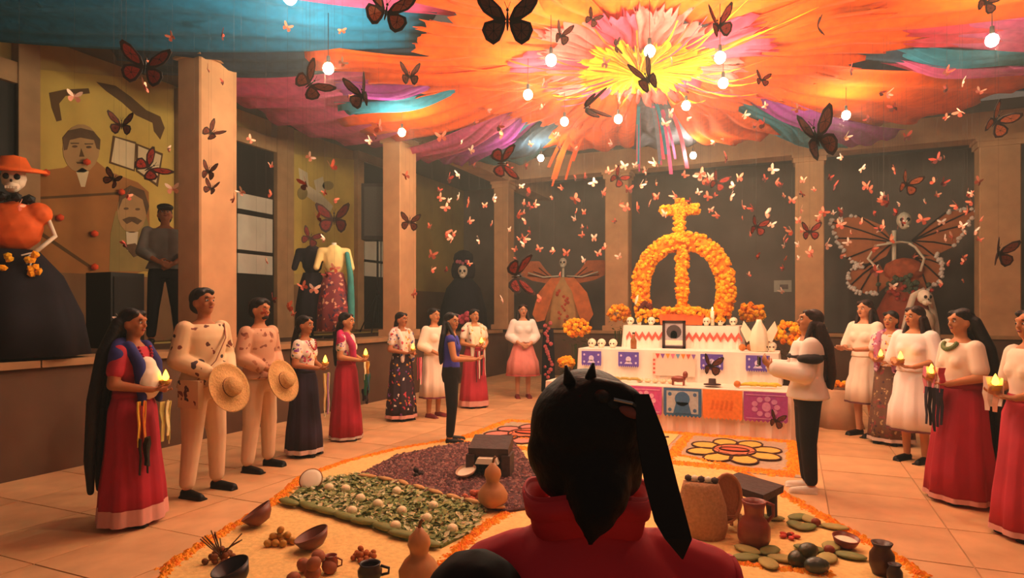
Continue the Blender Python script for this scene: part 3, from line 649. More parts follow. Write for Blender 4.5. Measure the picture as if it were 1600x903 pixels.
# ================================================================== ALTAR
AX = -1.6
CLOTH = mat('altar_cloth_white', '#F3E4D2', .85, .05, 6, .15); CLOTHP = mat('altar_cloth_cream', '#EBD3BC', .85, .05, 6, .15)
al = empty('altar', (AX, 9.2, 0), 0, 'three tiered altar draped in white cloth under the marigold arch', 'altar')
def draped(nm, x0, x1, y0, y1, z0, z1, m_, fold=.02, par=al, base=Vector((AX, 9.2, 0))):
    m = MB(); n = 130; P = []
    per = [(x0, y1), (x0, y0), (x1, y0), (x1, y1)]; L = [abs(y1 - y0), abs(x1 - x0), abs(y1 - y0)]; tot = sum(L)
    for i in range(n + 1):
        d = tot * i / n; k = 0
        while k < 2 and d > L[k]: d -= L[k]; k += 1
        t = d / L[k]; a, b = per[k], per[k + 1]; P.append((a[0] + (b[0] - a[0]) * t, a[1] + (b[1] - a[1]) * t, ((0, -1)[k == 1] if k == 1 else 0, [-1, 0, 1][k])))
    vs = []; rows = 6
    for j in range(rows + 1):
        s = j / rows
        for i, (x, y, (ny_, nx_)) in enumerate(P):
            f = fold * s * (sin(i * .75) + .5 * sin(i * 1.9 + 1)) + .03 * s
            vs.append((x + nx_ * f, y + ny_ * f, z1 + (z0 - z1) * s + (.008 * sin(i * .8) if s == 1 else 0)))
    w_ = n + 1; fs = [(j * w_ + i, j * w_ + i + 1, (j + 1) * w_ + i + 1, (j + 1) * w_ + i) for j in range(rows) for i in range(n)]
    m.add(vs, fs); m.add([(x0, y0, z1), (x1, y0, z1), (x1, y1, z1), (x0, y1, z1)], [(0, 1, 2, 3)]); move(m, base)
    o = m.build(nm, m_, par, False, fix=False); so = o.modifiers.new('t', 'SOLIDIFY'); so.thickness = .006; return o
T1, T2, T3 = 8.5, 9.2, 9.85
draped('lower_tier_cloth', AX - 1.62, AX + 1.58, T1, T2 + .05, .012, .60, CLOTHP)
draped('middle_tier_cloth', AX - 1.36, AX + 1.42, T2, T3 + .05, .59, 1.03, CLOTH, .012)
draped('upper_tier_cloth', AX - .83, AX + .87, T3, T3 + .75, 1.02, 1.37, CLOTH, .01)
for nm, x0, x1, y0, y1, z in (('lower_tier', AX - 1.6, AX + 1.56, T1 + .02, 10.6, .59), ('middle_tier', AX - 1.34, AX + 1.4, T2 + .02, 10.6, 1.02), ('upper_tier', AX - .81, AX + .85, T3 + .02, 10.6, 1.36)):
    m = MB(); m.box(((x0 + x1) / 2, (y0 + y1) / 2, z / 2), (x1 - x0, y1 - y0, z)); move(m, (AX, 9.2, 0)); m.build(nm, DKWOOD, al)
# embroidered red zigzag trim on the upper cloth
m = MB(); zz = mat('red_embroidery', '#D8604E', .8, .15, 30)
for k in range(17):
    x = AX - .78 + k * .1; 
    if -.12 < x - AX - .0 < .12: continue
    for sgn in (0, 1): m.prism([(x + sgn * .05, T3 - .032, 1.2 + .08 * sgn), (x + .05 + sgn * .05, T3 - .032, 1.28 - .08 * sgn), (x + .05 + sgn * .05, T3 - .032, 1.215 - .08 * sgn), (x + sgn * .05, T3 - .032, 1.135 + .08 * sgn)], (0, -1, 0), .006)
move(m, (AX, 9.2, 0)); m.build('zigzag_trim', zz, al, fix=False)
# paper banners
def banner(x0, x1, y, z0, z1, c, motc, kind_, lab, key):
    e = empty('paper_banner', ((x0 + x1) / 2, y, z1), 0, lab, 'banner', 'cut paper banners on the altar'); wd, h = x1 - x0, z1 - z0
    M_ = mat('banner_' + key, c, .8, .1, 25, .2); K = mat('banner_motif_' + key, motc, .8, .1, 25)
    m = MB(); n = 10; pts = [(-wd / 2, 0, 0), (-wd / 2, 0, -h + .02)]
    for k in range(n): pts += [(-wd / 2 + wd * (k + .5) / n, 0, -h - .012), (-wd / 2 + wd * (k + 1) / n, 0, -h + .012)]
    pts += [(wd / 2, 0, 0)]; m.prism(pts, (0, -1, 0), .004); m.build('paper_sheet', M_, e, fix=False)
    def pl(p, nm='cut_motif', mm=K, t=.004):
        m = MB(); m.prism([(x * wd, -.0045, (y_ - 1) * h) for x, y_ in p], (0, -1, 0), t); m.build(nm, mm, e, fix=False)
    circ = lambda cx, cy, rx, ry, n=14: [(cx + rx * cos(2 * pi * i / n), cy + ry * sin(2 * pi * i / n)) for i in range(n)]
    if kind_ == 'small':
        pl(circ(0, .5, .13, .2)); pl([(-.2, .18), (.2, .18), (.1, .38), (-.1, .38)]); 
        for sx in (-.36, .36):
            for sy in (.25, .75): pl(circ(sx, sy, .05, .08, 8))
    elif kind_ == 'figure':
        pl([(-.42, .1), (.42, .1), (.42, .9), (-.42, .9)], 'light_field', K, .002); pl(circ(0, .62, .2, .26), 'oval_figure', M_, .006); pl([(-.24, .1), (.24, .1), (.16, .5), (-.16, .5)], 'oval_figure', M_, .006)
        for sx in (-.33, .33):
            for sy in (.22, .78): pl(circ(sx, sy, .05, .07, 8), 'dot', M_, .006)
    elif kind_ == 'scroll':
        for k in range(9): a = k * .7; pl(circ(.26 * cos(a), .5 + .27 * sin(a), .07, .09, 9))
        pl(circ(.02, .5, .1, .16)); pl([(-.45, .08), (.45, .08), (.45, .11), (-.45, .11)]); pl([(-.45, .88), (.45, .88), (.45, .91), (-.45, .91)])
    else:
        for k in range(5): pl([(-.3 + .12 * k, .3 + .05 * (k % 2)), (-.24 + .12 * k, .3), (-.2 + .12 * k, .62), (-.26 + .12 * k, .66)])
    return e
def xs(px, wy): return onY(px, 500, wy).x
yb = T1 - .085
for a, b, c, mc, kd, lab, key in ((905, 978, '#C8569C', '#E6A8CC', 'scroll', 'pink cut paper banner at the left, half behind the dark hair', 'pink_a'), (982, 1034, '#D0529A', '#EBB0D0', 'scroll', 'pink cut paper banner left of the blue one', 'pink'), (1037, 1096, '#3F6E9C', '#B5BFC2', 'figure', 'blue cut paper banner with an oval figure', 'blue'),
                               (1098, 1160, '#F0883A', '#E0752C', 'soft', 'orange cut paper banner between the blue and purple ones', 'orange'), (1162, 1231, '#A2448E', '#C88AB8', 'scroll', 'large purple cut paper banner at the right of the lower tier', 'purple')):
    banner(xs(a, yb), xs(b, yb), yb, .24, .60, c, mc, kd, lab, key)
yb = T2 - .065
for px, lab in ((924, 'small violet banner at the left end of the middle tier'), (982, 'small violet banner left of the bunting picture'), (1112, 'small violet banner right of the bunting picture'), (1184, 'small violet banner above the bananas at the right')):
    x = xs(px, yb); banner(x - .15, x + .15, yb, .79, 1.0, '#6450B4', '#D8CCEC', 'small', lab, 'violet')
x0, x1 = xs(1020, yb), xs(1086, yb)
e = empty('bunting_picture', ((x0 + x1) / 2, yb, .68), 0, 'pale framed sheet with coloured bunting in the middle of the altar', 'picture')
m = MB(); m.box((0, 0, .16), (x1 - x0, .01, .32)); m.build('sheet', CLOTHP, e)
for k in range(8):
    c = ['#D8504A', '#8A5AB0', '#E8A03A', '#E07A9A', '#6FA0C8', '#F0903A', '#D8604E', '#9A70B8'][k]; x = -(x1 - x0) / 2 + .04 + k * (x1 - x0 - .06) / 7.4
    MB().prism([(x, -.007, .31), (x + .06, -.007, .31), (x + .03, -.007, .24)], (0, -1, 0), .004).build('bunting_flag', mat('flag_%d' % k, c), e, fix=False)
for k in range(4): MB().box((-(x1 - x0) / 2 + .02, -.008, .04 + k * .06), (.03, .005, .03)).build('side_mark', zz, e)
# framed portrait
p0 = onY(1053, 549, T3 - .12); e = empty('framed_portrait', (p0.x, T3 - .12, 1.03), 0, 'black framed old portrait standing in the middle of the altar', 'picture')
m = MB(); wd, h = .34, .42
for c, d in (((0, 0, .02), (wd, .03, .04)), ((0, 0, h - .02), (wd, .03, .04)), ((-wd / 2 + .02, 0, h / 2), (.04, .03, h)), ((wd / 2 - .02, 0, h / 2), (.04, .03, h))): m.box(c, d)
m.build('frame', mat('frame_dark', '#3A2826', .4), e); MB().box((0, .004, h / 2), (wd - .06, .012, h - .06)).build('photo', mat('photo_grey', '#B4A9AC', .5, .15, 18), e)
MB().prism([(x * .11, -.004, .25 + z * .13) for x, z in ring_pts(0, 0, 1, .8, 16)], (0, -1, 0), .003).build('hat_brim_shape', mat('photo_dark', '#4A3E40'), e, fix=False)
MB().prism([(x * .05, -.004, .2 + z * .07) for x, z in ring_pts(0, 0, 1, 1, 14)], (0, -1, 0), .003).build('face_shape', mat('photo_mid', '#C9B9B0'), e, fix=False)
MB().box((0, -.002, .09), (.26, .004, .07)).build('mat_strip', WHITE, e)
# marigold blossoms
MG = [mat('marigold_orange', '#FFA010', .75, .15, 30), mat('marigold_gold', '#FFB41E', .75, .15, 30), mat('marigold_deep', '#F28208', .75, .2, 30)]
def blossom(m, p, r, nrm=None):
    vs, fs = ico_data(1); R = Euler((random.random() * 6, random.random() * 6, 0)).to_matrix(); m.cur = random.choice((0, 0, 1, 2))
    m.add([Vector(p) + R @ (v * r * random.uniform(.72, 1.15)) for v in vs], fs)
AY = 10.25; ar = empty('marigold_arch', (AX, AY, 1.37), 0, 'tall marigold covered arch topped by a marigold cross', 'arch')
c0 = onY(1066, 420, AY); arx = c0.x - AX; SCALE = 1 / 1000 * depth(c0)
def arch_pt(t):                       # horseshoe path, t 0..1
    pts = [(-.60, .18), (-.66, .5), (-.64, .78), (-.50, 1.08), (-.27, 1.27), (0, 1.33), (.27, 1.27), (.50, 1.08), (.64, .78), (.66, .5), (.60, .18)]
    u = t * (len(pts) - 1); i = min(int(u), len(pts) - 2); f = u - i; a, b = pts[i], pts[i + 1]; return Vector((arx + a[0] + (b[0] - a[0]) * f, 0, a[1] + (b[1] - a[1]) * f))
m = MB(); m.tube([arch_pt(t / 30) for t in range(31)], .11, 10); m.build('arch_core', MG[2], ar, True)
m = MB()
for k in range(900):
    p = arch_pt(random.random()); a = random.uniform(0, 6.28); d = Vector((p.x - arx, 0, p.z - .6)).normalized(); blossom(m, p + (d * cos(a) + Vector((0, 1, 0)) * sin(a)) * .125, random.uniform(.03, .042))
tag(m.build('arch_blossoms', MG, ar, fix=False), kind='stuff')
MB().box((arx, 0, .65), (.14, .12, 1.25)).build('center_post', MG[2], ar)
m = MB()
for k in range(300): blossom(m, (arx + random.uniform(-.09, .09), random.choice((-.07, .07, random.uniform(-.07, .07))), random.uniform(.05, 1.3)), .034)
tag(m.build('post_blossoms', MG, ar, fix=False), kind='stuff')
cz = [onY(1066, 355, AY).z - 1.37, onY(1062, 312, AY).z - 1.37]; cr = onY(1062, 328, AY); cxx = cr.x - AX; czz = cr.z - 1.37
MB().box((cxx, 0, (1.30 + czz) / 2 + .06), (.13, .09, czz - 1.15)).box((cxx, 0, czz), (.56, .09, .11)).build('cross_core', MG[2], ar)
m = MB()
for k in range(190): blossom(m, (cxx + random.uniform(-.08, .08), random.choice((-.06, .06)), random.uniform(1.3, czz + .16)), .036)
for k in range(200): blossom(m, (cxx + random.uniform(-.29, .29), random.choice((-.06, .06, 0)), czz + random.uniform(-.065, .065)), .036)
tag(m.build('cross_blossoms', MG, ar, fix=False), kind='stuff')
m = MB()
for k in range(420): blossom(m, (arx + random.uniform(-.66, .66), random.uniform(-.25, .1), .14 + random.uniform(-.09, .09)), random.uniform(.035, .05))
tag(m.build('base_blossoms', MG, ar, fix=False), kind='stuff')
MB().box((arx, -.08, .05), (1.2, .3, .12)).build('arch_base', DKWOOD, ar)
for sx in (-.6, .6): MB().box((arx + sx, 0, .1), (.1, .1, .2)).build('arch_foot', DKWOOD, ar)
# dark wreath / bow details on the arch
m = MB(); [m.ell((arx - .52 + random.uniform(-.12, .1), -.16, .28 + random.uniform(-.1, .08)), .05, sub=1) for _ in range(10)]; m.build('dark_bow', mat('dark_red_bow', '#5A1E14', .7), ar, fix=False)
MB().ell((arx - .68, -.12, .42), (.03, .03, .11), Rt('Y', .3)).build('white_feather', WHITE, ar)
# crate with flowers
p0 = onY(1066, 505, T3 + .2); o = empty('flower_crate', (p0.x, T3 + .2, 1.372), 0, 'orange crate overflowing with marigolds before the arch', 'crate')
MB().box((0, 0, .09), (.62, .22, .16), taper=1.08).build('crate_box', mat('crate_orange', '#E8662E', .7, .15, 15), o)
m = MB(); [blossom(m, (random.uniform(-.28, .28), random.uniform(-.13, .1), .2 + random.uniform(-.03, .06)), .04) for _ in range(70)]; tag(m.build('crate_blossoms', MG, o, fix=False), kind='stuff')
# bouquets
GRN = mat('bouquet_green', '#3D4A22', .8, .3, 20)
def bouquet(px, py, wy, z0, r, lab):
    p = onY(px, py, wy); o = empty('marigold_bouquet', (p.x, wy, z0), 0, lab, 'bouquet', 'marigold bouquets at the altar'); H = p.z - z0
    MB().lathe([(0, 0), (.09, 0), (.12, .1), (.13, .24), (.11, .24), (0, .2)], n=18).build('vase', mat('vase_clay', '#8A5A3A', .5), o, True)
    m = MB(); [m.tube([(0, 0, .2), (random.uniform(-.1, .1), random.uniform(-.1, .1), H * .8)], .006, 4) for _ in range(10)]; m.build('stem', GRN, o)
    m = MB()
    for k in range(70):
        d = Vector((random.gauss(0, 1), random.gauss(0, 1), random.gauss(0, 1))).normalized(); blossom(m, Vector((0, 0, H)) + Vector((d.x * r, d.y * r, d.z * r * .7)) * random.uniform(.7, 1), random.uniform(.035, .05))
    tag(m.build('blossom_cluster', MG, o, fix=False), kind='stuff')
    m = MB()
    for k in range(40):
        d = Vector((random.gauss(0, 1), random.gauss(0, 1), random.gauss(0, 1) - .4)).normalized() * r; leafy(m, Vector((0, 0, H - r * .5)) + d)
    tag(m.build('leaf_cluster', GRN, o, fix=False), kind='stuff')
bouquet(902, 512, 10.0, .0, .22, 'marigold bouquet farthest left beside the altar')
bouquet(968, 489, 10.9, .0, .21, 'marigold bouquet left behind the altar by the column')
bouquet(1174, 488, 10.9, .0, .21, 'marigold bouquet right behind the altar')
bouquet(1236, 520, 10.0, .0, .24, 'marigold bouquet right of the altar before the photographer')
bouquet(885, 566, 9.7, .0, .12, 'low yellow marigold bunch on the floor left of the altar')
# offerings
BREAD = mat('bread_crust', '#C9905A', .7, .2, 12, .2); PALEB = mat('pale_bread', '#EBCFA8', .7, .1, 12, .1)
def bread(x, y, z, r, m_, lab, grp):
    o = MB().ell((0, 0, r * .5), (r, r, r * .55), sub=2).box((0, 0, r * .95), (r * 1.5, r * .3, r * .2)).box((0, 0, r * .95), (r * .3, r * 1.5, r * .2)).build('bread_loaf', m_, None, True); o.location = (x, y, z); tag(o, lab, 'bread', grp)
skm = WHITE
def skull(x, y, z, r, lab, grp, rz=0, m_=None):
    o = empty('sugar_skull', (x, y, z), rz, lab, 'skull', grp); m_ = m_ or skm
    MB().ell((0, 0, r * 1.1), (r, r * 1.1, r), sub=2).box((0, -r * .45, r * .4), (r * .95, r * .9, r * .8), taper=1.2).build('cranium', m_, o, True)
    for sx in (-1, 1): MB().ell((sx * r * .36, -r * .98, r * 1.0), (r * .2, r * .14, r * .2), sub=1).build('eye_socket', mat('socket_brown', '#5A3A2C', .8), o)
    return o
for k, px in enumerate((925, 940, 958, 1196, 1206)):
    p = onY(px, 500, T2 + .3); skull(p.x, T2 + .3, 1.035, .065, 'small white sugar skull standing on the middle tier', 'sugar skulls on the middle tier')
for k, px in enumerate((985, 1000, 1018, 1094, 1104, 1126, 1146)):
    p = onY(px, 500, T3 + .12 + .1 * (k % 2)); skull(p.x, T3 + .12 + .1 * (k % 2), 1.375, .06, 'small white sugar skull on the upper tier edge', 'sugar skulls on the upper tier')
p = onY(1186, 530, T2 + .25); o = empty('white_dove_figure', (p.x, T2 + .25, 1.035), 0, 'large white paper figure at the right end of the altar', 'figure')
m = MB(); m.rings([(0, .1, .08), (.15, .12, .09), (.3, .09, .07), (.4, .04, .04), (.44, .03, .03)], 18, fold=lambda t, j: .12 * sin(6 * t)); m.build('figure_body', WHITE, o, True)
for sx in (-1, 1): MB().prism([(sx * .05, 0, .2), (sx * .2, 0, .42), (sx * .24, 0, .3), (sx * .16, 0, .12)], (0, 1, 0), .02).build('wing', WHITE, o)
for k in range(5): bread(onY(1000 + k * 12, 560, T1 + .35).x, T1 + .35, .607, .05, PALEB, 'pale loaf on the lower tier before the bunting picture', 'pale loaves on the lower tier')
for k in range(6): 
    p = onY(1168 + k * 8, 590, T1 + .25 + (k % 2) * .1); o = MB().tube([(-.09, 0, .03), (-.03, .02, .045), (.05, .02, .045), (.1, -.01, .03)], [.012, .022, .022, .01], 8).build('banana', mat('banana_yellow', '#D8B83A', .5, .15, 10), None, True); o.location = (p.x, T1 + .25 + (k % 2) * .1, .607); tag(o, 'yellow banana lying below the right violet banner', 'banana', 'bananas on the lower tier')
for k in range(3):
    p = onY(960 + k * 15, 580, T1 + .3); o = MB().tube([(-.09, 0, .03), (-.03, .02, .045), (.05, .02, .045), (.1, -.01, .03)], [.01, .02, .02, .01], 8).build('banana', mat('banana_dull', '#B49A4A', .5, .15, 10), None, True); o.location = (p.x, T1 + .3, .607); tag(o, 'dull banana on the lower tier left of the loaves', 'banana', 'dull bananas on the lower tier')
def figurine(px, wy, z, lab, m_):
    p = onY(px, 580, wy); o = empty('clay_figurine', (p.x, wy, z), 0, lab, 'figurine'); m = MB(); m.ell((0, 0, .08), (.1, .045, .045)); m.ell((.09, 0, .14), (.035, .035, .05)); m.build('animal_body', m_, o, True)
    for sx in (-.07, .07):
        for sy in (-.025, .025): MB().cone((sx, sy, 0), (sx, sy, .08), .012, .014, 6).build('leg', m_, o)
figurine(1060, T1 + .2, .607, 'reddish clay animal figure before the bunting picture', RCLAY)
p = onY(1113, 588, T1 + .22); o = empty('small_hat', (p.x, T1 + .22, .607), 0, 'small dark hat on the lower tier right of the clay animal', 'hat'); MB().lathe([(0, .02), (.11, .02), (.11, .03), (.05, .03), (.045, .1), (0, .1)], n=20).build('hat_body', mat('hat_dark', '#3A1E1A'), o, True)
p = onY(990, 545, T2 + .2); o = empty('bottle', (p.x, T2 + .2, 1.035), 0, 'small amber bottle on the middle tier left of the portrait', 'bottle'); MB().lathe([(0, 0), (.045, 0), (.045, .12), (.018, .17), (.018, .22), (0, .22)], n=16).build('bottle_glass', mat('amber', '#9A5A20', .2, spec=.6), o, True); MB().cone((0, 0, .22), (0, 0, .24), .02, .02, 10).build('bottle_cap', BLACK, o)
p = onY(1113, 500, T3 + .15); o = empty('white_candle', (p.x, T3 + .15, 1.375), 0, 'tall white candle at the right of the flower crate', 'candle'); MB().cone((0, 0, 0), (0, 0, .22), .03, .028, 14).build('wax', WHITE, o, True); MB().ell((0, 0, .25), (.012, .012, .03), sub=1).build('flame', emit('flame_small', (1, .55, .15), 12), o)
for px, py, wy, z, r, lab in ((1160, 540, T2 + .25, 1.035, .05, 'orange fruit on the middle tier right of the zigzag trim'), (1172, 540, T2 + .32, 1.035, .05, 'second orange fruit by the white paper figure'), (1152, 590, T1 + .22, .607, .045, 'brown round fruit left of the bananas')):
    p = onY(px, py, wy); o = MB().ell((0, 0, r), r, sub=2).build('orange_fruit', mat('fruit_orange', '#C8742A', .5), None, True); o.location = (p.x, wy, z); tag(o, lab, 'fruit')
# dark butterfly-shaped clay bowls etc. on the floor right of altar
p = fl(1290, 640); o = empty('draped_stool', (fl(1312, 668).x, fl(1312, 668).y, 0), YAW, 'low cloth draped stand with orange flowers behind the photographer', 'stand')
m = MB(); m.rings([(0, .3, .28), (.25, .24, .22), (.5, .17, .16), (.52, .15, .14)], 28, fold=lambda t, j: .06 * (1 - j) * sin(7 * t)); m.build('cloth', mat('stand_cloth', '#B9906E', .85, .1, 6), o, True)
m = MB(); [blossom(m, (random.uniform(-.1, .1), random.uniform(-.1, .1), .56 + random.uniform(0, .06)), .045) for _ in range(14)]; m.build('blossom_cluster', MG, o, fix=False)

# ================================================================== PEOPLE
SKIN = [mat('skin_brown', '#A8683F', .6, .06, 10), mat('skin_tan', '#BE7F52', .6, .06, 10), mat('skin_light', '#C98C66', .6, .06, 10)]
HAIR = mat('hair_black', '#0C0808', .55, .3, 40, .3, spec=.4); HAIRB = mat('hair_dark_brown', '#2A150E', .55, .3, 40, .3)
EYEW = mat('eye_white', '#D8CFC4', .4, 0); EYED = mat('iris_dark', '#120A08', .3); LIP = mat('lips', '#8A3A30', .5); BROW = mat('eyebrow', '#1A0F0B', .8)
CUP = mat('candle_cup', '#C9902E', .5); FLM = emit('candle_flame', (1.0, .42, .03), 9)
def hand(m, w, d, pn, r=1.0, curl=.5, thumb=1):
    """palm plus four bent fingers and a thumb; w wrist, d finger direction, pn palm normal"""
    w, d, pn = Vector(w), Vector(d).normalized(), Vector(pn); pn = (pn - d * pn.dot(d)).normalized(); sd = d.cross(pn)
    for k in (-.022, 0, .022): m.cap(w, w + d * .075 * r + sd * k * r, .017 * r, .016 * r, 8)
    for k, L in zip((-.033, -.011, .011, .033), (.058, .072, .078, .068)):
        a = w + d * .08 * r + sd * k * r; b = a + (d * cos(curl) + pn * sin(curl)) * L * .55 * r; c = b + (d * cos(curl * 2.2) + pn * sin(curl * 2.2)) * L * .5 * r
        m.cap(a, b, .0095 * r, .0088 * r, 8); m.cap(b, c, .0088 * r, .0075 * r, 8)
    a = w + d * .02 * r + sd * .028 * r * thumb; b = a + (d * .5 + sd * .75 * thumb + pn * .35) * .042 * r; c = b + (d * .8 + pn * .4) * .032 * r
    m.cap(a, b, .013 * r, .0105 * r, 8); m.cap(b, c, .0105 * r, .009 * r, 8)
POSE = {  # (elbow, wrist, finger dir, palm normal) for left (-x) and right (+x) in a 1.70 m body facing +Y
    'candle': (((-.24, .0, 1.13), (-.10, .20, 1.06), (.9, .35, 0), (0, .2, 1)), ((.24, .0, 1.13), (.09, .22, 1.08), (-.8, .55, .05), (0, -.2, 1))),
    'offer': (((-.23, .05, 1.12), (-.10, .30, 1.10), (.5, .8, .05), (0, 0, 1)), ((.23, .05, 1.12), (.10, .30, 1.10), (-.5, .8, .05), (0, 0, 1))),
    'clasp': (((-.25, -.01, 1.13), (-.09, .19, .98), (.85, .3, -.35), (0, -1, 0)), ((.25, -.01, 1.13), (.08, .21, 1.0), (-.85, .3, -.35), (0, -1, 0))),
    'phone': (((-.22, .06, 1.12), (-.07, .33, 1.16), (.3, .6, .7), (.5, -.6, .3)), ((.22, .06, 1.12), (.07, .33, 1.16), (-.3, .6, .7), (-.5, -.6, .3))),
    'down': (((-.25, -.03, 1.12), (-.24, .06, .86), (0, .1, -1), (1, 0, 0)), ((.25, -.03, 1.12), (.24, .06, .86), (0, .1, -1), (-1, 0, 0))),
}
def person(px, py, H, ang, label, top, bottom, pose='clasp', hair='braid', skin=0, z0=0.0, shoes=BLACK, head_yaw=0, head_pitch=0, k=1.0, vox=.0105, group=None, xy=None, sex='f', hairm=None, sleeve=.55):
    base = fl(px, py, z0) if xy is None else Vector((xy[0], xy[1], z0)); rz = YAW - radians(ang)
    r = empty('person', base, rz, label, 'person', group); s = H / 1.70; S = SKIN[skin]
    V = lambda v: Vector(v) * s
    nb = Vector((0, 0, 1.47)); HR = Matrix.Rotation(radians(-head_yaw), 3, 'Z') @ Matrix.Rotation(radians(-head_pitch), 3, 'X')
    Hd = lambda v: (nb + HR @ (Vector(v) - nb)) * s
    P = POSE[pose]; fem = sex == 'f'; sh = .165 if fem else .185; kx, fx = (.098, .097) if fem else (.125, .15)
    def torso(m, g, z0_, z1_, bust=True, gx=0):
        R = [(.84, .15, .10), (.90, .165 if fem else .155, .115), (1.0, .15, .105), (1.10, .125 if fem else .14, .09), (1.2, .14 if fem else .155, .10), (1.3, .155 if fem else .175, .105), (1.37, .15 if fem else .175, .09), (1.415, .11, .07), (1.45, .06, .055)]
        rr = [q for q in R if z0_ + .004 <= q[0] <= z1_ + .001]
        for a_, b_ in zip(R, R[1:]):
            if a_[0] - .004 <= z0_ < b_[0] - .004: u = max(0, (z0_ - a_[0]) / (b_[0] - a_[0])); rr.insert(0, (z0_,) + tuple(a_[q] + (b_[q] - a_[q]) * u for q in (1, 2)))
        m.rings([((q[0]) * s, (q[1] * k + g + gx) * s, (q[2] * k + g) * s) for q in rr], 28)
        if bust and fem and z0_ < 1.25:
            for sx in (-1, 1): m.ell(V((sx * .065, .065 * k, 1.25)), V((.062 + g, .055 + g, .06 + g)))
    # --- body: one skin
    m = MB(); torso(m, 0, .84, 1.45); m.cap(V((0, -.005, 1.40)), V((0, .008, 1.51)), .052 * s, .05 * s)
    ells = [((0, .0, 1.605), (.075, .092, .098)), ((0, .03, 1.545), (.058, .062, .062)), ((0, .062, 1.515), (.028, .028, .022)), ((0, .09, 1.63), (.045, .018, .02)), ((-.032, .072, 1.572), (.025, .02, .022)), ((.032, .072, 1.572), (.025, .02, .022))]
    for c, rr in ells: m.ell(Hd(c), Vector(rr) * s, HR, 3)
    m.cone(Hd((0, .088, 1.61)), Hd((0, .112, 1.572)), .009 * s, .015 * s, 8); m.ell(Hd((0, .108, 1.573)), .013 * s)
    for sx in (-1, 1): m.ell(Hd((sx * .077, .0, 1.585)), Vector((.012, .022, .032)) * s, HR)
    for i, sx in enumerate((-1, 1)):
        el, wr, hd, pn = P[i]; shp = (sx * sh, 0, 1.375)
        m.cap(V(shp), V(el), .052 * s * k, .040 * s * k); m.cap(V(el), V(wr), .040 * s * k, .026 * s)
        hand(m, V(wr), hd, pn, s * 1.0, .45, sx)
        m.cap(V((sx * .085, 0, .88)), V((sx * kx, .012, .48)), .085 * s * k, .056 * s); m.cap(V((sx * kx, .012, .48)), V((sx * fx, -.015, .09)), .054 * s, .036 * s)
        m.cap(V((sx * fx, -.02, .05)), V((sx * (fx + .02), .14, .03)), .034 * s, .028 * s)
    b = fuse(m, 'body', S, r, vox=vox, it=2)
    # --- face
    for sx in (-1, 1):
        e = MB().ell(Hd((sx * .030, .0865, 1.603)), Vector((.014, .0085, .0085)) * s, HR).build('eye', EYEW, b, True)
        MB().ell(Hd((sx * .030, .0935, 1.602)), Vector((.007, .004, .007)) * s, HR).build('iris', EYED, b, True)
        MB().tube([Hd((sx * .014, .098, 1.624)), Hd((sx * .032, .098, 1.630)), Hd((sx * .048, .085, 1.624))], .0045 * s, 5).build('eyebrow', BROW, b)
    MB().ell(Hd((0, .094, 1.546)), Vector((.022, .008, .0085)) * s, HR).build('mouth', LIP, b, True)
    # --- lower garment
    if bottom[0] == 'skirt':
        _, m_, hem, wid, hm, hz = bottom
        m = MB(); fo = lambda t, j: .055 * (1 - j) * sin(9 * t + px) + .02 * (1 - j) * sin(23 * t)
        m.rings([(hem * s, wid * s, wid * .85 * s), ((hem + .25) * s, wid * .93 * s, wid * .80 * s), ((hem + (1.04 - hem) * .55) * s, wid * .80 * s, wid * .68 * s), (.92 * s, .192 * k * s, .142 * k * s), (1.0 * s, .165 * k * s, .122 * k * s), (1.06 * s, .147 * k * s, .108 * k * s)], 72, fold=fo)
        sk = m.build('skirt', m_, r, True)
        if hm:
            m = MB(); g = 1.012; m.rings([((hem - .002) * s, wid * g * s, wid * .85 * g * s), ((hem + hz) * s, wid * (1 - .07 * hz / .25) * g * s, wid * (.85 - .05 * hz / .25) * g * s)], 72, caps=False, fold=lambda t, j: fo(t, j * hz / (1.06 - hem))); m.build('hem_band', hm, sk, True)
        m = MB(); m.rings([(1.02 * s, .160 * k * s, .120 * k * s), (1.075 * s, .152 * k * s, .115 * k * s)], 32); m.build('waist_sash', bottom[6] if len(bottom) > 6 else m_, r, True)
    else:
        _, m_, loose = bottom[:3]; m = MB(); m.rings([(.80 * s, .14 * k * s, .11 * s), (.90 * s, .178 * k * s, .13 * k * s), (1.02 * s, .16 * k * s, .115 * k * s)], 26)
        for sx in (-1, 1):
            m.cap(V((sx * .088, 0, .87)), V((sx * kx, .012, .48)), (.084 * k + loose) * s, (.058 + loose) * s); m.cap(V((sx * kx, .012, .48)), V((sx * fx, -.012, .13)), (.056 + loose) * s, (.042 + loose * .9) * s)
        fuse(m, 'trousers', m_, r, .012, 3)
    # --- shoes
    for sx in (-1, 1):
        m = MB(); m.cap(V((sx * fx, -.03, .045)), V((sx * (fx + .02), .15, .03)), .044 * s, .036 * s); m.box(V((sx * (fx + .008), .06, .012)), V((.08, .25, .024)))
        fuse(m, 'shoe', shoes, r, .011, 2)
    # --- top garment
    if top:
        m_, low, g = top[:3]; m = MB(); torso(m, g, low, 1.415)
        if low < .95: m.rings([(low * s, (.19 * k + g) * s, (.14 * k + g) * s), (1.0 * s, (.155 * k + g) * s, (.11 * k + g) * s)], 26)
        for i, sx in enumerate((-1, 1)):
            el, wr = Vector(P[i][0]), Vector(P[i][1]); shp = Vector((sx * sh, 0, 1.375)); a = sleeve
            if a <= 1: m.cap(shp * s, (shp + (el - shp) * a) * s, (.050 * k + g * .8) * s, (.052 + g) * s)
            else:
                m.cap(shp * s, el * s, (.050 * k + g * .7) * s, (.044 + g * .9) * s); m.cap(el * s, (el + (wr - el) * (a - 1)) * s, (.046 + g) * s, (.036 + g) * s)
        fuse(m, 'top', m_, r, .012, 3)
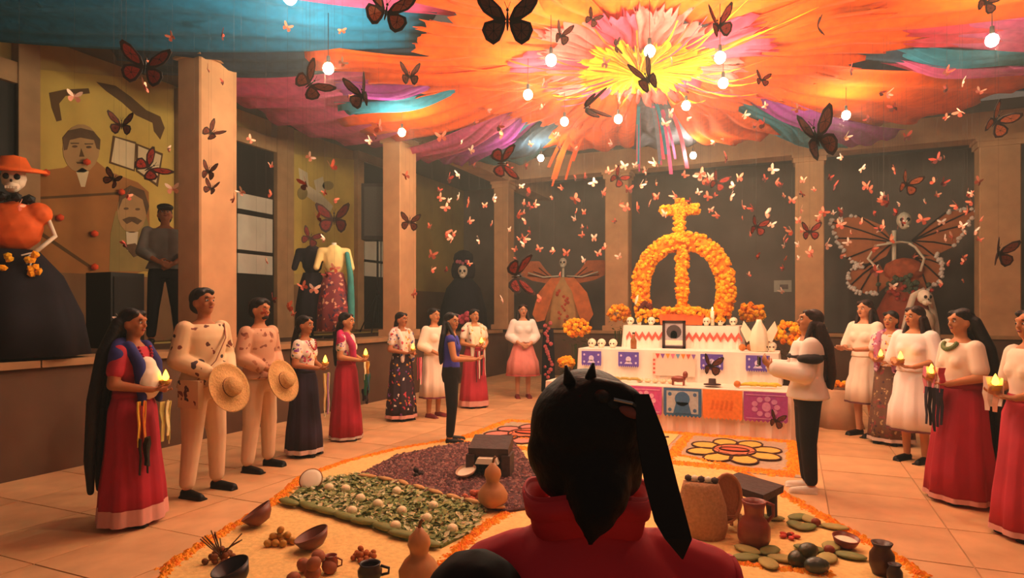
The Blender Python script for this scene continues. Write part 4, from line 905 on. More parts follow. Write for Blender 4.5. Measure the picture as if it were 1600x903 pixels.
    # --- hair
    hm_ = hairm or HAIR; m = MB(); 
    m.ell(Hd((0, -.020, 1.632)), Vector((.085, .093, .092)) * s, HR, 3); m.ell(Hd((0, -.045, 1.575)), Vector((.078, .062, .075)) * s, HR, 3)
    for sx in (-1, 1): m.ell(Hd((sx * .048, .035, 1.675)), Vector((.035, .05, .03)) * s, HR)
    if hair == 'short': m.ell(Hd((0, .03, 1.69)), Vector((.06, .06, .03)) * s, HR)
    if hair == 'braid': m.chain([Hd((0, -.09, 1.56)), V((0, -.14, 1.40)), V((.02, -.15, 1.2)), V((0, -.15, 1.0))], [.042 * s, .036 * s, .03 * s, .018 * s])
    if hair == 'long':
        for x, w_ in ((-.07, .035), (0, .045), (.07, .035)): m.chain([Hd((x, -.05, 1.58)), V((x * 1.3, -.10, 1.42)), V((x * 1.4, -.13, 1.22)), V((x * 1.1, -.13, 1.05))], [w_ * s, w_ * s, w_ * s, .02 * s])
        for sx in (-1, 1): m.chain([Hd((sx * .08, -.0, 1.58)), V((sx * .10, .03, 1.42)), V((sx * .10, .09, 1.30))], [.025 * s, .025 * s, .014 * s])
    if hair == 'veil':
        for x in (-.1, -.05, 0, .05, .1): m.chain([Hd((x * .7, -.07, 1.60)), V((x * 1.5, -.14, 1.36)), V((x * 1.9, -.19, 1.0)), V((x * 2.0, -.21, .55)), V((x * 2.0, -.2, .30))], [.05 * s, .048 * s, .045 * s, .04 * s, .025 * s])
    if hair == 'bun': m.ell(Hd((0, -.10, 1.66)), .045 * s)
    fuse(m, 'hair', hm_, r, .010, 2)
    return r, s, V, P
def candle(r, s, lab, off=(.0, .27, 1.125)):
    p = r.matrix_basis @ (Vector(off) * s); o = empty('votive_candle', p, 0, lab, 'candle', 'lit candles carried in the procession')
    MB().lathe([(0, -.02), (.03, -.02), (.042, .02), (.036, .02), (0, 0)], n=14).build('cup', CUP, o, True)
    MB().lathe([(0, .012), (.02, .026), (.024, .042), (.015, .07), (.005, .092), (0, .10)], n=12).build('flame', FLM, o, True)
    return o
def bits(r, nm, m_, pts, w_=.02, par=None):             # a hanging ribbon: thin solid strip through points
    m = MB(); vs = []; ta = random.uniform(-.3, 1.6); ca, sa = cos(ta), sin(ta)
    pts = [Vector(p) for p in pts]
    for i, p in enumerate(pts):
        for dx, dy in ((-w_, 0), (w_, 0)): vs.append(p + Vector((dx * ca, dx * sa, 0)) * (1 - .12 * i))
    m.add(vs, [(2 * i, 2 * i + 1, 2 * i + 3, 2 * i + 2) for i in range(len(pts) - 1)]); o = m.build(nm, m_, par or r, fix=False)
    so = o.modifiers.new('t', 'SOLIDIFY'); so.thickness = .006; so.offset = 0; return o
def shawl(r, V, s, m_, tails=.85, sides=(-1, 1), k=1.0):
    m = MB(); ch = [(-.2, -.02, 1.24), (-.19, .0, 1.36), (-.10, -.05, 1.44), (0, -.07, 1.45), (.10, -.05, 1.44), (.19, .0, 1.36), (.2, -.02, 1.24)]
    m.chain([V(p) for p in ch], [.05 * s, .06 * s, .045 * s, .045 * s, .045 * s, .06 * s, .05 * s])
    for sx in sides:
        m.chain([V((sx * .11, .04, 1.42)), V((sx * .11, .125 * k, 1.28)), V((sx * .10, .14 * k, 1.08)), V((sx * .11, .15 * k, tails))], [.045 * s, .048 * s, .042 * s, .03 * s])
    return fuse(m, 'shawl', m_, r, .012, 3)
def beads(r, V, s, m_, z=1.30, n=14, rad=.013):
    m = MB()
    for k in range(n):
        a = pi * (k / (n - 1)); m.ell(V((-.075 * cos(a), .10 + .035 * sin(a), 1.41 - (1.41 - z) * sin(a))), rad * s, sub=1)
    return m.build('necklace', m_, r)
def ribbons(r, s, cols, x, y, z, L, n=5, w_=.03, sp=.07):
    for k in range(n):
        xx = x + (k / (n - 1) - .5) * sp * 2; l = L * random.uniform(.75, 1.05)
        bits(r, 'ribbon', mat('ribbon_' + cols[k % len(cols)].strip('#'), cols[k % len(cols)], .5), [Vector((xx + random.uniform(-.005, .005), y + .012 * (k % 3) + .006 * sin(q * 2 + k), z - l * q / 4)) * s for q in range(5)], w_ * s)
MULTI = floral('floral_blouse', '#E4D4C2', ['#C2283A', '#E8A030', '#7A2A8A', '#2A6A4A', '#D85A8A'], 26)
MULTI2 = floral('floral_dark', '#2A1626', ['#C23A4A', '#E8A030', '#E6D6C6', '#8A4AA0'], 17, .36)
EMB = floral('embroidered_manta', '#DDBE92', ['#5A2A1E', '#7A3A2A', '#3A2A30'], 11, .30)
EMB2 = floral('embroidered_rose', '#CB9876', ['#8A4A34', '#A86A4A'], 13, .35)
MAROON = mat('maroon_skirt', '#A81E32', .75, .14, 3, .1); MAROON2 = mat('wine_skirt', '#B83040', .75, .14, 3, .1); NAVY = mat('navy_skirt', '#2A1F33', .8, .2, 3, .1)
PINKB = mat('rose_hem', '#D89A8C', .8, .05); CREAM = mat('cream_cotton', '#F0DCC4', .85, .06, 5, .1); OFFW = mat('white_cotton', '#F2E6DC', .85, .05, 5, .1); MANTA = mat('manta_trousers', '#E0BD98', .85, .06, 5, .1)
BLUSH = mat('blue_shawl', '#2C2E6E', .8, .25, 10); REDSH = mat('red_sleeve', '#B02A3A', .8, .15, 10); DKC = mat('dark_jeans', '#15171F', .85, .15, 12); GOLDH = mat('pale_hem', '#C8AFA0', .8, .1)

# left row, near to far
r, s, V, P = person(207, 818, 1.60, 92, 'woman in navy and red shawl and long red skirt, nearest at the left', (REDSH, 1.0, .012), ('skirt', MAROON, .05, .27, PINKB, .12), 'candle', 'veil', 0, k=1.08, sleeve=.6)  # long dark veil hair, its shape also standing in for shade on the wall
shawl(r, V, s, BLUSH, .98); beads(r, V, s, mat('red_beads', '#A83040', .3))
m = MB(); m.ell(V((.03, .15, 1.14)), V((.12, .09, .15))); m.ell(V((.03, .13, 1.26)), V((.09, .07, .08))); fuse(m, 'white_bundle', CREAM, r, .012, 3)
ribbons(r, s, ['#E89A2A', '#F0C040', '#D8702A'], .16, .17, 1.0, .38, 5, .025, .05); ribbons(r, s, ['#1E2420', '#2A2E26'], .17, .2, .72, .28, 4, .03, .05); ribbons(r, s, ['#E6D89A', '#D8C870'], .0, .27, .98, .35, 4, .025, .04)
candle(r, s, 'lit candle held by the shawled woman nearest at the left')
r, s, V, P = person(318, 772, 1.78, 112, 'tall man in embroidered cream tunic with shoulder bag at the left', (EMB, .90, .03), ('pants', MANTA, .022), 'clasp', 'short', 0, sex='m', sleeve=1.75, k=1.05, head_pitch=-6)
bits(r, 'bag_strap', mat('strap', '#8A4A34', .7), [V((-.17, .05, 1.42)), V((-.08, .16, 1.3)), V((.05, .19, 1.12)), V((.18, .12, .96))], .022)
MB().box(V((.2, .08, .86)), V((.05, .22, .22))).build('shoulder_bag', EMB, r)
man1 = (r, s)
r, s, V, P = person(405, 734, 1.71, 108, 'man in rose brown tunic with short beard, second from the left men', (EMB2, .92, .028), ('pants', MANTA, .025), 'clasp', 'short', 1, sex='m', sleeve=1.6, k=1.0, head_pitch=2)
m = MB(); m.ell(V((0, .052, 1.522)), V((.045, .05, .03))); m.build('beard', HAIR, r, True); man2 = (r, s)
STRAW = mat('straw', '#C99A5E', .8, .15, 60, .4)
def held_hat(rs, lab):
    r, s = rs; p = r.matrix_basis @ (Vector((.02, .30, .90)) * s); o = empty('straw_hat', p, 0, lab, 'hat'); o.rotation_euler = (radians(72), 0, r.rotation_euler.z + pi)
    MB().lathe([(0, .1), (.06, .1), (.08, .07), (.085, 0), (.2, -.01), (.215, .01), (.2, .0), (.09, .01), (.075, .06), (0, .09)], n=30).build('hat_straw', STRAW, o, True)
    MB().lathe([(.087, .005), (.087, .03), (.083, .03), (.083, .005)], n=24).build('hat_band', mat('hat_band', '#6A3A24'), o, True)
held_hat(man1, 'straw hat held by the tall man in the cream tunic'); held_hat(man2, 'straw hat held by the bearded man')
r, s, V, P = person(476, 712, 1.53, 100, 'woman in dark navy skirt and floral blouse, right of the bearded man', (MULTI, 1.04, .012), ('skirt', NAVY, .06, .25, GOLDH, .05), 'candle', 'braid', 0)
ribbons(r, s, ['#E6C05A', '#E8D9A8', '#9A6A9A', '#3A2A3A'], .03, .29, 1.02, .5, 6, .025, .07); beads(r, V, s, mat('red_beads', '#A83040')); candle(r, s, 'lit candle held by the woman in the navy skirt')
r, s, V, P = person(541, 687, 1.56, 96, 'woman in plain wine red skirt with bunches of yellow and green ribbons', (MULTI, 1.04, .012), ('skirt', MAROON, .04, .25, GOLDH, .03), 'candle', 'braid', 1)
shawl(r, V, s, mat('magenta_shawl', '#B82A5A', .8, .2, 14), 1.05, (1,)); ribbons(r, s, ['#F0D070', '#F0E0B0', '#E8A84A'], .05, .29, 1.06, .24, 5, .025, .07); ribbons(r, s, ['#1E5A4A', '#2A6A50', '#1E4A6A'], .05, .30, .9, .28, 5, .03, .08); ribbons(r, s, ['#2A1E2A'], .05, .28, .7, .2, 4, .03, .06)
candle(r, s, 'lit candle held by the woman with green ribbons')
r, s, V, P = person(627, 657, 1.56, 128, 'woman in black floral skirt facing across, before the second column', (MULTI, 1.04, .015), ('skirt', MULTI2, .06, .26, PINKB, .05), 'candle', 'braid', 0, head_yaw=-10)
shawl(r, V, s, floral('shawl_floral', '#E8D0C0', ['#C22A3A', '#3A4A8A', '#E08A2A'], 18, .45), .95, (-1, 1)); ribbons(r, s, ['#D8486A', '#F0D8C0', '#B83A50'], -.2, .2, 1.0, .45, 4, .02, .04); candle(r, s, 'lit candle held by the woman in the black floral skirt')
r, s, V, P = person(678, 652, 1.62, 130, 'girl in long white dress, half behind the teenager in blue', (CREAM, .98, .03), ('skirt', CREAM, .32, .24, mat('red_hem', '#7A3040'), .02), 'clasp', 'bun', 1, sleeve=1.4, shoes=mat('red_shoes', '#7A2A2A'))
r, s, V, P = person(705, 692, 1.56, 88, 'teenager in blue tank top and black trousers, facing the altar', (mat('blue_tank', '#3A3AA0', .7, .1, 6), .98, .012), ('pants', mat('black_trousers', '#161312', .8, .2, 8), .012), 'offer', 'long', 1, head_yaw=35, sleeve=.05)
r, s, V, P = person(741, 637, 1.61, 150, 'woman in bright red skirt and white floral shawl, behind the teenager', (CREAM, 1.04, .012), ('skirt', MAROON2, .05, .26, PINKB, .09), 'candle', 'braid', 1)
shawl(r, V, s, floral('shawl_cream', '#EAD9C0', ['#C22A3A', '#E8A030', '#3A3A3A'], 14, .4), .9, (-1, 1)); ribbons(r, s, ['#F0E4D0', '#C23A4A', '#2A1E1E'], .02, .27, 1.0, .5, 6, .02, .09); candle(r, s, 'lit candle held by the woman in the bright red skirt')
r, s, V, P = person(817, 622, 1.70, 172, 'girl in white blouse and pink skirt facing the camera by the wall', (OFFW, 1.02, .035), ('skirt', mat('pink_skirt', '#E48A80', .8, .12, 6), .42, .30, mat('pink_hem', '#B8504A'), .03), 'clasp', 'long', 2, sleeve=1.5, hairm=HAIRB, shoes=mat('red_shoes', '#7A2A2A'))
# man on the raised corridor
r, s, V, P = person(0, 0, 1.84, 150, 'man in grey shirt and dark flat cap standing up on the corridor by the column', (mat('grey_shirt', '#7A746C', .85, .1, 8), .92, .025), ('pants', DKC, .015), 'clasp', 'short', 0, z0=PH, xy=at(258, 500, 8.5)[:2], sex='m', sleeve=1.5, head_pitch=-18)
m = MB(); m.ell(V((0, .0, 1.68)), V((.095, .1, .05))); m.ell(V((0, .11, 1.665)), V((.085, .06, .012))); m.build('flat_cap', BLACK, r, True)
# photographer and right group
r, s, V, P = person(1262, 768, 1.60, -75, 'long haired photographer in white sweatshirt, dark trousers and sneakers', (mat('white_sweat', '#E8DACB', .85, .05, 5, .15), .88, .045), ('pants', mat('dark_track', '#15141C', .8, .2, 10), .02), 'phone', 'long', 1, k=1.05, sleeve=1.8, hairm=HAIRB, shoes=mat('sneaker_white', '#EADCC8', .7), head_pitch=-12)
m = MB(); [m.ell(V((sx * .215, .015, 1.26)), V((.112, .118, .055))) for sx in (-1, 1)]; m.ell(V((0, .0, 1.27)), V((.235, .19, .05))); fuse(m, 'chest_stripe', mat('black_stripe', '#1A1413', .8), r, .012, 2)
m = MB()
for x in (-.07, -.02, .03, .08): m.chain([V((x, -.09, 1.55)), V((x * 1.4, -.16, 1.35)), V((x * 1.4, -.19, 1.1)), V((x, -.19, .98))], [.05 * s, .05 * s, .04 * s, .02 * s])
fuse(m, 'hair_length', HAIRB, r, .011, 2)
p = r.matrix_basis @ (Vector((0, .43, 1.22)) * s); o = empty('phone', p, r.rotation_euler.z, 'dark phone held up by the long haired photographer', 'phone'); MB().box((0, 0, 0), (.15, .012, .075)).build('phone_case', BLACK, o); MB().box((0, -.008, 0), (.14, .004, .066)).build('screen', mat('phone_glass', '#2A2A30', .2), o)
r, s, V, P = person(1352, 682, 1.72, -112, 'girl in white dress with long hair, farthest left of the right group', (CREAM, 1.0, .03), ('skirt', CREAM, .43, .24, mat('dark_hem', '#6A3A3A'), .02), 'offer', 'long', 2, sleeve=.9, hairm=HAIRB)
r, s, V, P = person(1392, 694, 1.58, -125, 'woman in brown patterned skirt and purple floral shawl between two in white', (MULTI, 1.0, .02), ('skirt', floral('brown_skirt', '#6A4A38', ['#8A3A3A', '#B89A6A', '#3A2A3A'], 22, .4), .06, .27, GOLDH, .04), 'candle', 'braid', 1)
shawl(r, V, s, floral('purple_shawl', '#B06A8A', ['#6A2A5A', '#E8C0D0', '#C23A5A'], 24, .5), .95); candle(r, s, 'lit candle held by the woman with the purple shawl')
r, s, V, P = person(1430, 722, 1.63, -118, 'woman in white blouse and white pleated skirt with dark hem line', (OFFW, 1.0, .035), ('skirt', OFFW, .36, .28, mat('dark_hem', '#6A3A3A'), .02), 'candle', 'long', 1, sleeve=1.0, hairm=HAIRB, k=1.1, head_yaw=18)
candle(r, s, 'lit candle held by the woman in the white pleated skirt')
r, s, V, P = person(1502, 785, 1.60, -92, 'woman in long crimson skirt with dark shawl, second from the right edge', (CREAM, 1.04, .018), ('skirt', MAROON, .05, .30, PINKB, .04), 'candle', 'veil', 1, k=1.15, sleeve=.75)
ribbons(r, s, ['#C23A4A', '#F0D8C8', '#D87A8A'], .0, .24, 1.2, .25, 6, .03, .09); ribbons(r, s, ['#1E1E2A', '#2A2A3A'], -.02, .25, 1.02, .42, 6, .018, .08); beads(r, V, s, mat('flower_beads', '#6A7A4A'), 1.36, 12, .022)
candle(r, s, 'lit candle held by the woman in the long crimson skirt')
r, s, V, P = person(1612, 842, 1.60, -90, 'woman cut off by the right edge, in crimson skirt holding a candle', (CREAM, 1.04, .018), ('skirt', MAROON2, .05, .28, PINKB, .04), 'candle', 'braid', 1, k=1.1, sleeve=.75)
candle(r, s, 'lit candle at the right edge held by the half seen woman'); ribbons(r, s, ['#F0D8C8', '#E8A88A'], .05, .24, 1.2, .25, 5, .03, .06)

# foreground woman seen from behind
FZ = .98; fp = at(917, 700, FZ)
r, s, V, P = person(0, 0, 1.49, 0, 'woman in red vest seen from behind, dark hair with ribbon bow, in the foreground', None, ('pants', DKC, .015), 'down', 'none', 0, xy=(fp.x, fp.y), vox=.008, head_yaw=-22)
for ch in list(r.children):
    if ch.name.startswith('hair'): bpy.data.objects.remove(ch)
VEST = mat('red_vest', '#D02C3A', .75, .10, 5, .15); DSLV = mat('black_sleeve', '#0E0B10', .85, .2, 15, .1)
m = MB(); m.rings([(.80 * s, .20 * s, .15 * s), (.95 * s, .20 * s, .155 * s), (1.1 * s, .19 * s, .145 * s), (1.22 * s, .205 * s, .15 * s), (1.32 * s, .22 * s, .145 * s), (1.37 * s, .20 * s, .12 * s), (1.41 * s, .15 * s, .10 * s), (1.445 * s, .095 * s, .085 * s), (1.49 * s, .085 * s, .08 * s)], 44)
m.cap(V((.12, 0, 1.385)), V((.205, 0, 1.345)), .062 * s, .072 * s); m.cap(V((.205, 0, 1.345)), V((.225, 0, 1.25)), .07 * s, .075 * s); m.cap(V((-.11, .0, 1.385)), V((-.165, .0, 1.36)), .062 * s, .066 * s)
vest = fuse(m, 'vest', VEST, r, .007, 5)
m = MB(); n = 40; vs = []
for j, (z, g) in enumerate(((1.455, 1.0), (1.50, 1.10), (1.53, 1.16), (1.528, 1.12), (1.49, 1.04))):
    for i in range(n):
        t = radians(120) + radians(300) * i / (n - 1); vs.append(V((.095 * g * cos(t), .088 * g * sin(t) - .005, z - .02 * (1 + sin(t)) * .5 + .008 * sin(3 * t))))
m.add(vs, [(j * n + i, j * n + i + 1, (j + 1) * n + i + 1, (j + 1) * n + i) for j in range(4) for i in range(n - 1)])
c = m.build('collar', VEST, vest, True); so = c.modifiers.new('t', 'SOLIDIFY'); so.thickness = .008
for sx in (-1, 1):
    m = MB(); el, wr = Vector(P[(sx + 1) // 2][0]), Vector(P[(sx + 1) // 2][1]); m.cap(V((sx * (.20 if sx > 0 else .19), 0 if sx > 0 else -.085, 1.33 if sx > 0 else 1.352)), el * s, (.075 if sx > 0 else .088) * s, .06 * s); m.cap(el * s, wr * s, .056 * s, .042 * s); fuse(m, 'sleeve', DSLV, r, .009, 4)
for sx in (1,):   # armhole seam
    m = MB(); m.tube([V((sx * (.235 + .02 * cos(t * pi / 10)), .085 * sin(t * pi / 10), 1.29 + .10 * cos(t * pi / 10))) for t in range(21)], .006, 6, False); m.build('armhole_seam', VEST, vest, True)
# hair: swept up and back, nape gathered to a point, rolled braid on the right with an ear below
m = MB(); m.ell(V((0, -.01, 1.625)), V((.100, .105, .098)), sub=3); m.ell(V((-.002, -.02, 1.585)), V((.104, .088, .08)), sub=3); m.ell(V((.0, -.035, 1.545)), V((.090, .066, .05)), sub=3)
m.ell(V((.03, -.05, 1.64)), V((.055, .05, .06)), sub=3)
m.chain([V((.008, -.065, 1.565)), V((.006, -.09, 1.535)), V((.0, -.115, 1.51)), V((-.006, -.125, 1.488)), V((-.010, -.126, 1.46))], [.060 * s, .054 * s, .036 * s, .019 * s, .003 * s])
m.chain([V((.0, -.06, 1.695)), V((.05, -.07, 1.685)), V((.085, -.05, 1.655)), V((.098, -.02, 1.61))], [.022 * s, .024 * s, .022 * s, .018 * s])
m.ell(V((0, .0, 1.665)), V((.075, .08, .06)), sub=3)
hair = fuse(m, 'hair', mat('hair_front', '#0A0607', .6, .4, 40, .2, spec=.2), r, .0055, 3)
for k in range(7):  # braided crown roll
    t = k / 6; MB().ell(V((.015 + .085 * t, -.082 + .05 * t * t, 1.685 - .075 * t)), V((.016, .018, .014)), Rt('Y', .6 * t)).build('braid_knot', HAIR, hair, True)
MB().tube([V((.03, -.104, 1.685)), V((.06, -.10, 1.678)), V((.09, -.07, 1.655))], .0025, 6).build('hair_clip', mat('silver_clip', '#9AA0A8', .25, 0, metal=.9), hair)
m = MB(); m.ell(V((.088, .002, 1.60)), V((.014, .022, .034))); m.build('ear', SKIN[0], r, True)
RIB = mat('black_ribbon', '#08060A', .6, .2, 20)
def ribbon_flat(pts, ws, nm, par):
    m = MB(); vs = []
    for p, w_ in zip(pts, ws):
        for sgn in (-1, 1):
            vs.append(V(p) + Vector((w_ * sgn, 0, 0)))
    m.add(vs, [(2 * i, 2 * i + 1, 2 * i + 3, 2 * i + 2) for i in range(len(pts) - 1)]); o = m.build(nm, RIB, par, fix=False); so = o.modifiers.new('t', 'SOLIDIFY'); so.thickness = .004; return o
ribbon_flat([(.078, -.085, 1.69), (.090, -.105, 1.62), (.100, -.12, 1.56), (.114, -.13, 1.50), (.124, -.135, 1.475), (.130, -.135, 1.445)], [.010, .020, .022, .022, .018, .001], 'ribbon_tail', hair)
for x, z, a in ((-.035, 1.718, -.5), (.0, 1.722, .4)):
    m = MB(); m.cone(V((x, -.05, z - .012)), V((x + a * .012, -.05, z + .016)), .018 * s, .004 * s, 10, flat=.6); m.build('bow_loop', RIB, hair, True)
MB().ell(V((.058, -.088, 1.662)), V((.022, .012, .009)), Rt('Y', .35)).build('hair_tie', mat('hair_tie_rose', '#8A4A40', .7), hair, True)

# ================================================================== MANNEQUINS, SKELETONS, SPEAKER
BONE = mat('bone_white', '#D8C8B0', .7, .08, 12); ORS = mat('orange_satin', '#E2601E', .7, .2, 6, .1); BLKD = mat('black_dress', '#14101A', .85, .3, 6, .1)
MON = mat('monarch_orange', '#B4623A', .8, .15, 12); MOND = mat('monarch_dark', '#2A1814', .8, .2, 12)
def skull_head(par, c, r, m_=BONE, yaw=0):
    R = Rt('Z', yaw); c = Vector(c); h = MB().ell(c, (r * .82, r * .95, r)).ell(c + R @ Vector((0, -r * .45, -r * .75)), (r * .5, r * .5, r * .45)).build('skull', m_, par, True)
    for sx in (-1, 1): MB().ell(c + R @ Vector((sx * r * .33, -r * .82, -r * .02)), (r * .22, r * .16, r * .24)).build('eye_socket', BLACK, h, True)
    MB().ell(c + R @ Vector((0, -r * .95, -r * .35)), (r * .1, r * .08, r * .14), sub=1).build('nose_hole', BLACK, h)
    for k in range(5): MB().box(c + R @ Vector(((k - 2) * r * .16, -r * .93, -r * .85)), (r * .12, r * .08, r * .2), R=R).build('tooth', m_, h)
    return h
def gown(par, prof, m_, nm='gown', n=48, f=.05, ry=.8):
    m = MB(); m.rings([(z, rr, rr * ry) for rr, z in prof], n, fold=lambda t, j: f * (1 - j) * sin(8 * t + 1)); return m.build(nm, m_, par, True)
face_cam = YAW
# left orange hatted skeleton
b = at(22, 560, 6.35); o = empty('skeleton_figure', (b.x, b.y, PH), face_cam + .5, 'skeleton figure with orange hat, orange bodice and huge black skirt at the left edge', 'figure')
gown(o, [(.62, .0), (.56, .4), (.40, .8), (.2, 1.05)], BLKD, 'skirt'); m = MB(); m.ell((0, 0, 1.28), (.25, .17, .26)); m.ell((-.2, 0, 1.42), .12); m.ell((.2, 0, 1.42), .12); fuse(m, 'bodice', ORS, o, .014, 3)
skull_head(o, (0, -.02, 1.76), .13); MB().lathe([(0, .16), (.1, .14), (.14, .05), (.26, .03), (.28, .0), (0, .0)], (0, 0, 1.83), 28, Rt('X', .15)).build('hat', ORS, o, True)
m = MB(); [m.ell((cos(k) * .13, sin(k) * .12, 1.56), .05, sub=1) for k in range(7)]; m.build('neck_ruff', BLACK, o)
for sx in (-1, 1):
    MB().tube([(sx * .26, 0, 1.42), (sx * .34, -.05, 1.2), (sx * .2, -.22, 1.02)], .022, 8).build('arm_bone', BONE, o, True)
    for k in range(4): MB().tube([(sx * .2, -.22, 1.02), (sx * (.1 + .02 * k), -.27, .98 - .04 * k)], .008, 5).build('finger_bone', BONE, o)
m = MB()
for k in range(12): blossom(m, (random.uniform(-.3, .35), -.3, .9 + random.uniform(-.1, .1)), .04)
tag(m.build('flower_trim', MG, o, fix=False), kind='stuff')
# garland of orange pompoms over the mural
for k, (x, y) in enumerate(((72, 270), (136, 253), (190, 300), (94, 340), (148, 365), (44, 362), (148, 417))):
    g = MB().ell((0, 0, 0), .055, sub=1).build('orange_pompom', mat('pompom', '#F0501E', .8, .2, 20), None, True); g.location = onX(x, y, OX + .08); tag(g, 'small orange paper pompom fixed on the mural', 'pompom', 'orange pompoms on the mural')
# black loudspeaker box behind (dark mass) near the man
q = at(215, 500, 7.3); o = empty('stage_speaker', (WX - .85, q.y + .2, PH), 0, 'black speaker cabinet on the corridor left of the man in the cap', 'speaker')
MB().box((0, 0, .45), (.45, .42, .9)).build('cabinet', BLACK, o); MB().box((.23, 0, .45), (.02, .36, .8)).build('grille', mat('grille', '#1A1614', .8, .2, 80), o)
# mannequins left
def mann(px, py_top, Z, H, lab, dress, topm, extra=None, face=0.3):
    b = at(px, 500, Z); o = empty('mannequin', (b.x, b.y, PH), face_cam + face, lab, 'mannequin'); s = H / 1.7
    gown(o, [(.26 * s, .12), (.25 * s, .5 * s), (.2 * s, .85 * s), (.14 * s, 1.05 * s)], dress, 'skirt'); m = MB(); m.ell((0, 0, 1.25 * s), (.17 * s, .12 * s, .26 * s)); m.cap((-.2 * s, 0, 1.38 * s), (-.27 * s, -.05, 1.12 * s), .06, .05); m.cap((.2 * s, 0, 1.38 * s), (.27 * s, -.05, 1.12 * s), .06, .05); m.cap((-.2 * s, 0, 1.38 * s), (.2 * s, 0, 1.38 * s), .065, .065); fuse(m, 'blouse', topm, o, .014, 3)
    MB().cone((0, 0, 1.4 * s), (0, 0, 1.52 * s), .045, .04, 12).build('neck', BONE, o, True); MB().lathe([(0, 0), (.16, 0), (.16, .03), (.02, .04), (.02, .12), (0, .12)], n=18).build('stand', BLACK, o, True)
    return o, s
def mono(L):        # monarch wing outlines, span L, in the xz plane; returns fore, hind outlines for the +x side
    f = [(.02, .03), (.10, .20), (.30, .38), (.46, .44), (.50, .38), (.46, .24), (.38, .12), (.22, .02), (.04, -.02)]
    h = [(.02, -.01), (.22, .01), (.36, -.04), (.40, -.16), (.34, -.30), (.22, -.37), (.12, -.30), (.05, -.14)]
    return [(x * L, z * L) for x, z in f], [(x * L, z * L) for x, z in h]
def inset(pts, k):
    cx = sum(p[0] for p in pts) / len(pts); cy = sum(p[1] for p in pts) / len(pts); return [(cx + (p[0] - cx) * k, cy + (p[1] - cy) * k) for p in pts]
def butterfly(loc, L, R, lab=None, grp=None, bend=.35, dark=True, thread=True, m1=None, m2=None):
    o = empty('paper_butterfly', loc, 0, lab, 'butterfly', grp); o.rotation_euler = R
    f, h = mono(L); A_ = m1 or MON; B_ = m2 or MOND
    for sx in (-1, 1):
        def T(p, y=0): return (sx * p[0] * cos(bend), y - p[0] * sin(bend), p[1])
        for nm, sh_ in (('forewing', f), ('hindwing', h)):
            m = MB(); m.prism([T(p) for p in sh_], (0, 1, 0), .004 * L / .2); w_ = m.build(nm, B_, o, fix=False)
            cells = inset(sh_, .74); cx = sum(p[0] for p in cells) / len(cells); cy = sum(p[1] for p in cells) / len(cells); m = MB()
            for i in range(len(cells)):     # vein-separated cells
                a, b = cells[i], cells[(i + 1) % len(cells)]; c3 = [(cx, cy), a, b]; gx = sum(q[0] for q in c3) / 3; gy = sum(q[1] for q in c3) / 3
                c3 = [(gx + (q[0] - gx) * .84, gy + (q[1] - gy) * .84) for q in c3]; m.prism([T(q, -.002 * L / .2) for q in c3], (0, 1, 0), .008 * L / .2)
            m.build('wing_cell', A_, w_, fix=False)
    MB().ell((0, 0, 0), (.022 * L, .022 * L, .16 * L)).ell((0, 0, .17 * L), .028 * L, sub=1).build('body', BLACK, o, True)
    m = MB()
    for sx in (-1, 1): m.tube([(0, 0, .18 * L), (sx * .05 * L, 0, .30 * L)], .005 * L, 4)
    m.build('antenna', BLACK, o)
    if thread:
        z = CZ + .08 - loc[2]; Ri = Euler(R).to_matrix().inverted()
        MB().cone(Ri @ Vector((0, 0, 0)), Ri @ Vector((0, 0, z)), .0006, .0006, 3).build('thread', THR, o)
    return o
THR = mat('thread', '#4A3E36', .9)
o, s = mann(488, 360, 10.4, 1.72, 'mannequin in a black dress, left of the pair behind the navy skirt woman', BLKD, BLKD)
o, s = mann(522, 360, 10.3, 1.72, 'mannequin in pale yellow blouse with teal shawl under a big butterfly', floral('mannequin_skirt', '#7A3038', ['#C8504A', '#D8A080', '#3A2A4A'], 16, .45), mat('pale_yellow_blouse', '#E8CE8A', .8, .08, 6))
TEAL = mat('teal_shawl', '#3E8A86', .8, .15, 8); m = MB(); m.chain([(.2, -.08, 1.36), (.25, -.12, 1.0), (.26, -.1, .6), (.26, -.08, .25)], [.04, .05, .06, .06]); fuse(m, 'shawl', TEAL, o, .014, 3)
butterfly(at(522, 343, 10.1), .58, (0, 0, YAW), 'big dark red butterfly resting as a head on the yellow bloused mannequin', thread=False, m1=mat('wine_wing', '#6A1E1E', .8))
butterfly(at(484, 372, 10.0), .34, (0, .4, YAW + .6), 'dark butterfly perched on the black dressed mannequin', thread=False, m1=mat('wine_wing', '#6A1E1E', .8))
# loudspeaker on tripod
b = at(590, 500, 13.2); o = empty('loudspeaker', (b.x, b.y, at(590, 375, 13.2).z), face_cam, 'tall dark loudspeaker on the tripod before the door panes', 'speaker')
MB().box((0, 0, .56), (.58, .4, 1.14)).build('cabinet', mat('speaker_grey', '#3A332E', .6, .1, 8), o); MB().box((0, -.205, .56), (.46, .02, 1.0)).build('grille', mat('speaker_grille', '#55504A', .7, .2, 60), o)
o2 = empty('speaker_stand', (b.x, b.y, PH), face_cam, 'black tripod stand carrying the loudspeaker', 'stand'); hh = o.location.z - PH
MB().cone((0, 0, .2), (0, 0, hh), .025, .02, 12).build('pole', BLACK, o2, True)
for k in range(3): a = k * 2.09 + .5; MB().cone((0, 0, .8), (cos(a) * .5, sin(a) * .5, 0), .014, .014, 8).build('leg', BLACK, o2, True)
MB().cone((0, 0, .76), (0, 0, .86), .04, .04, 12).build('collar', BLACK, o2, True)
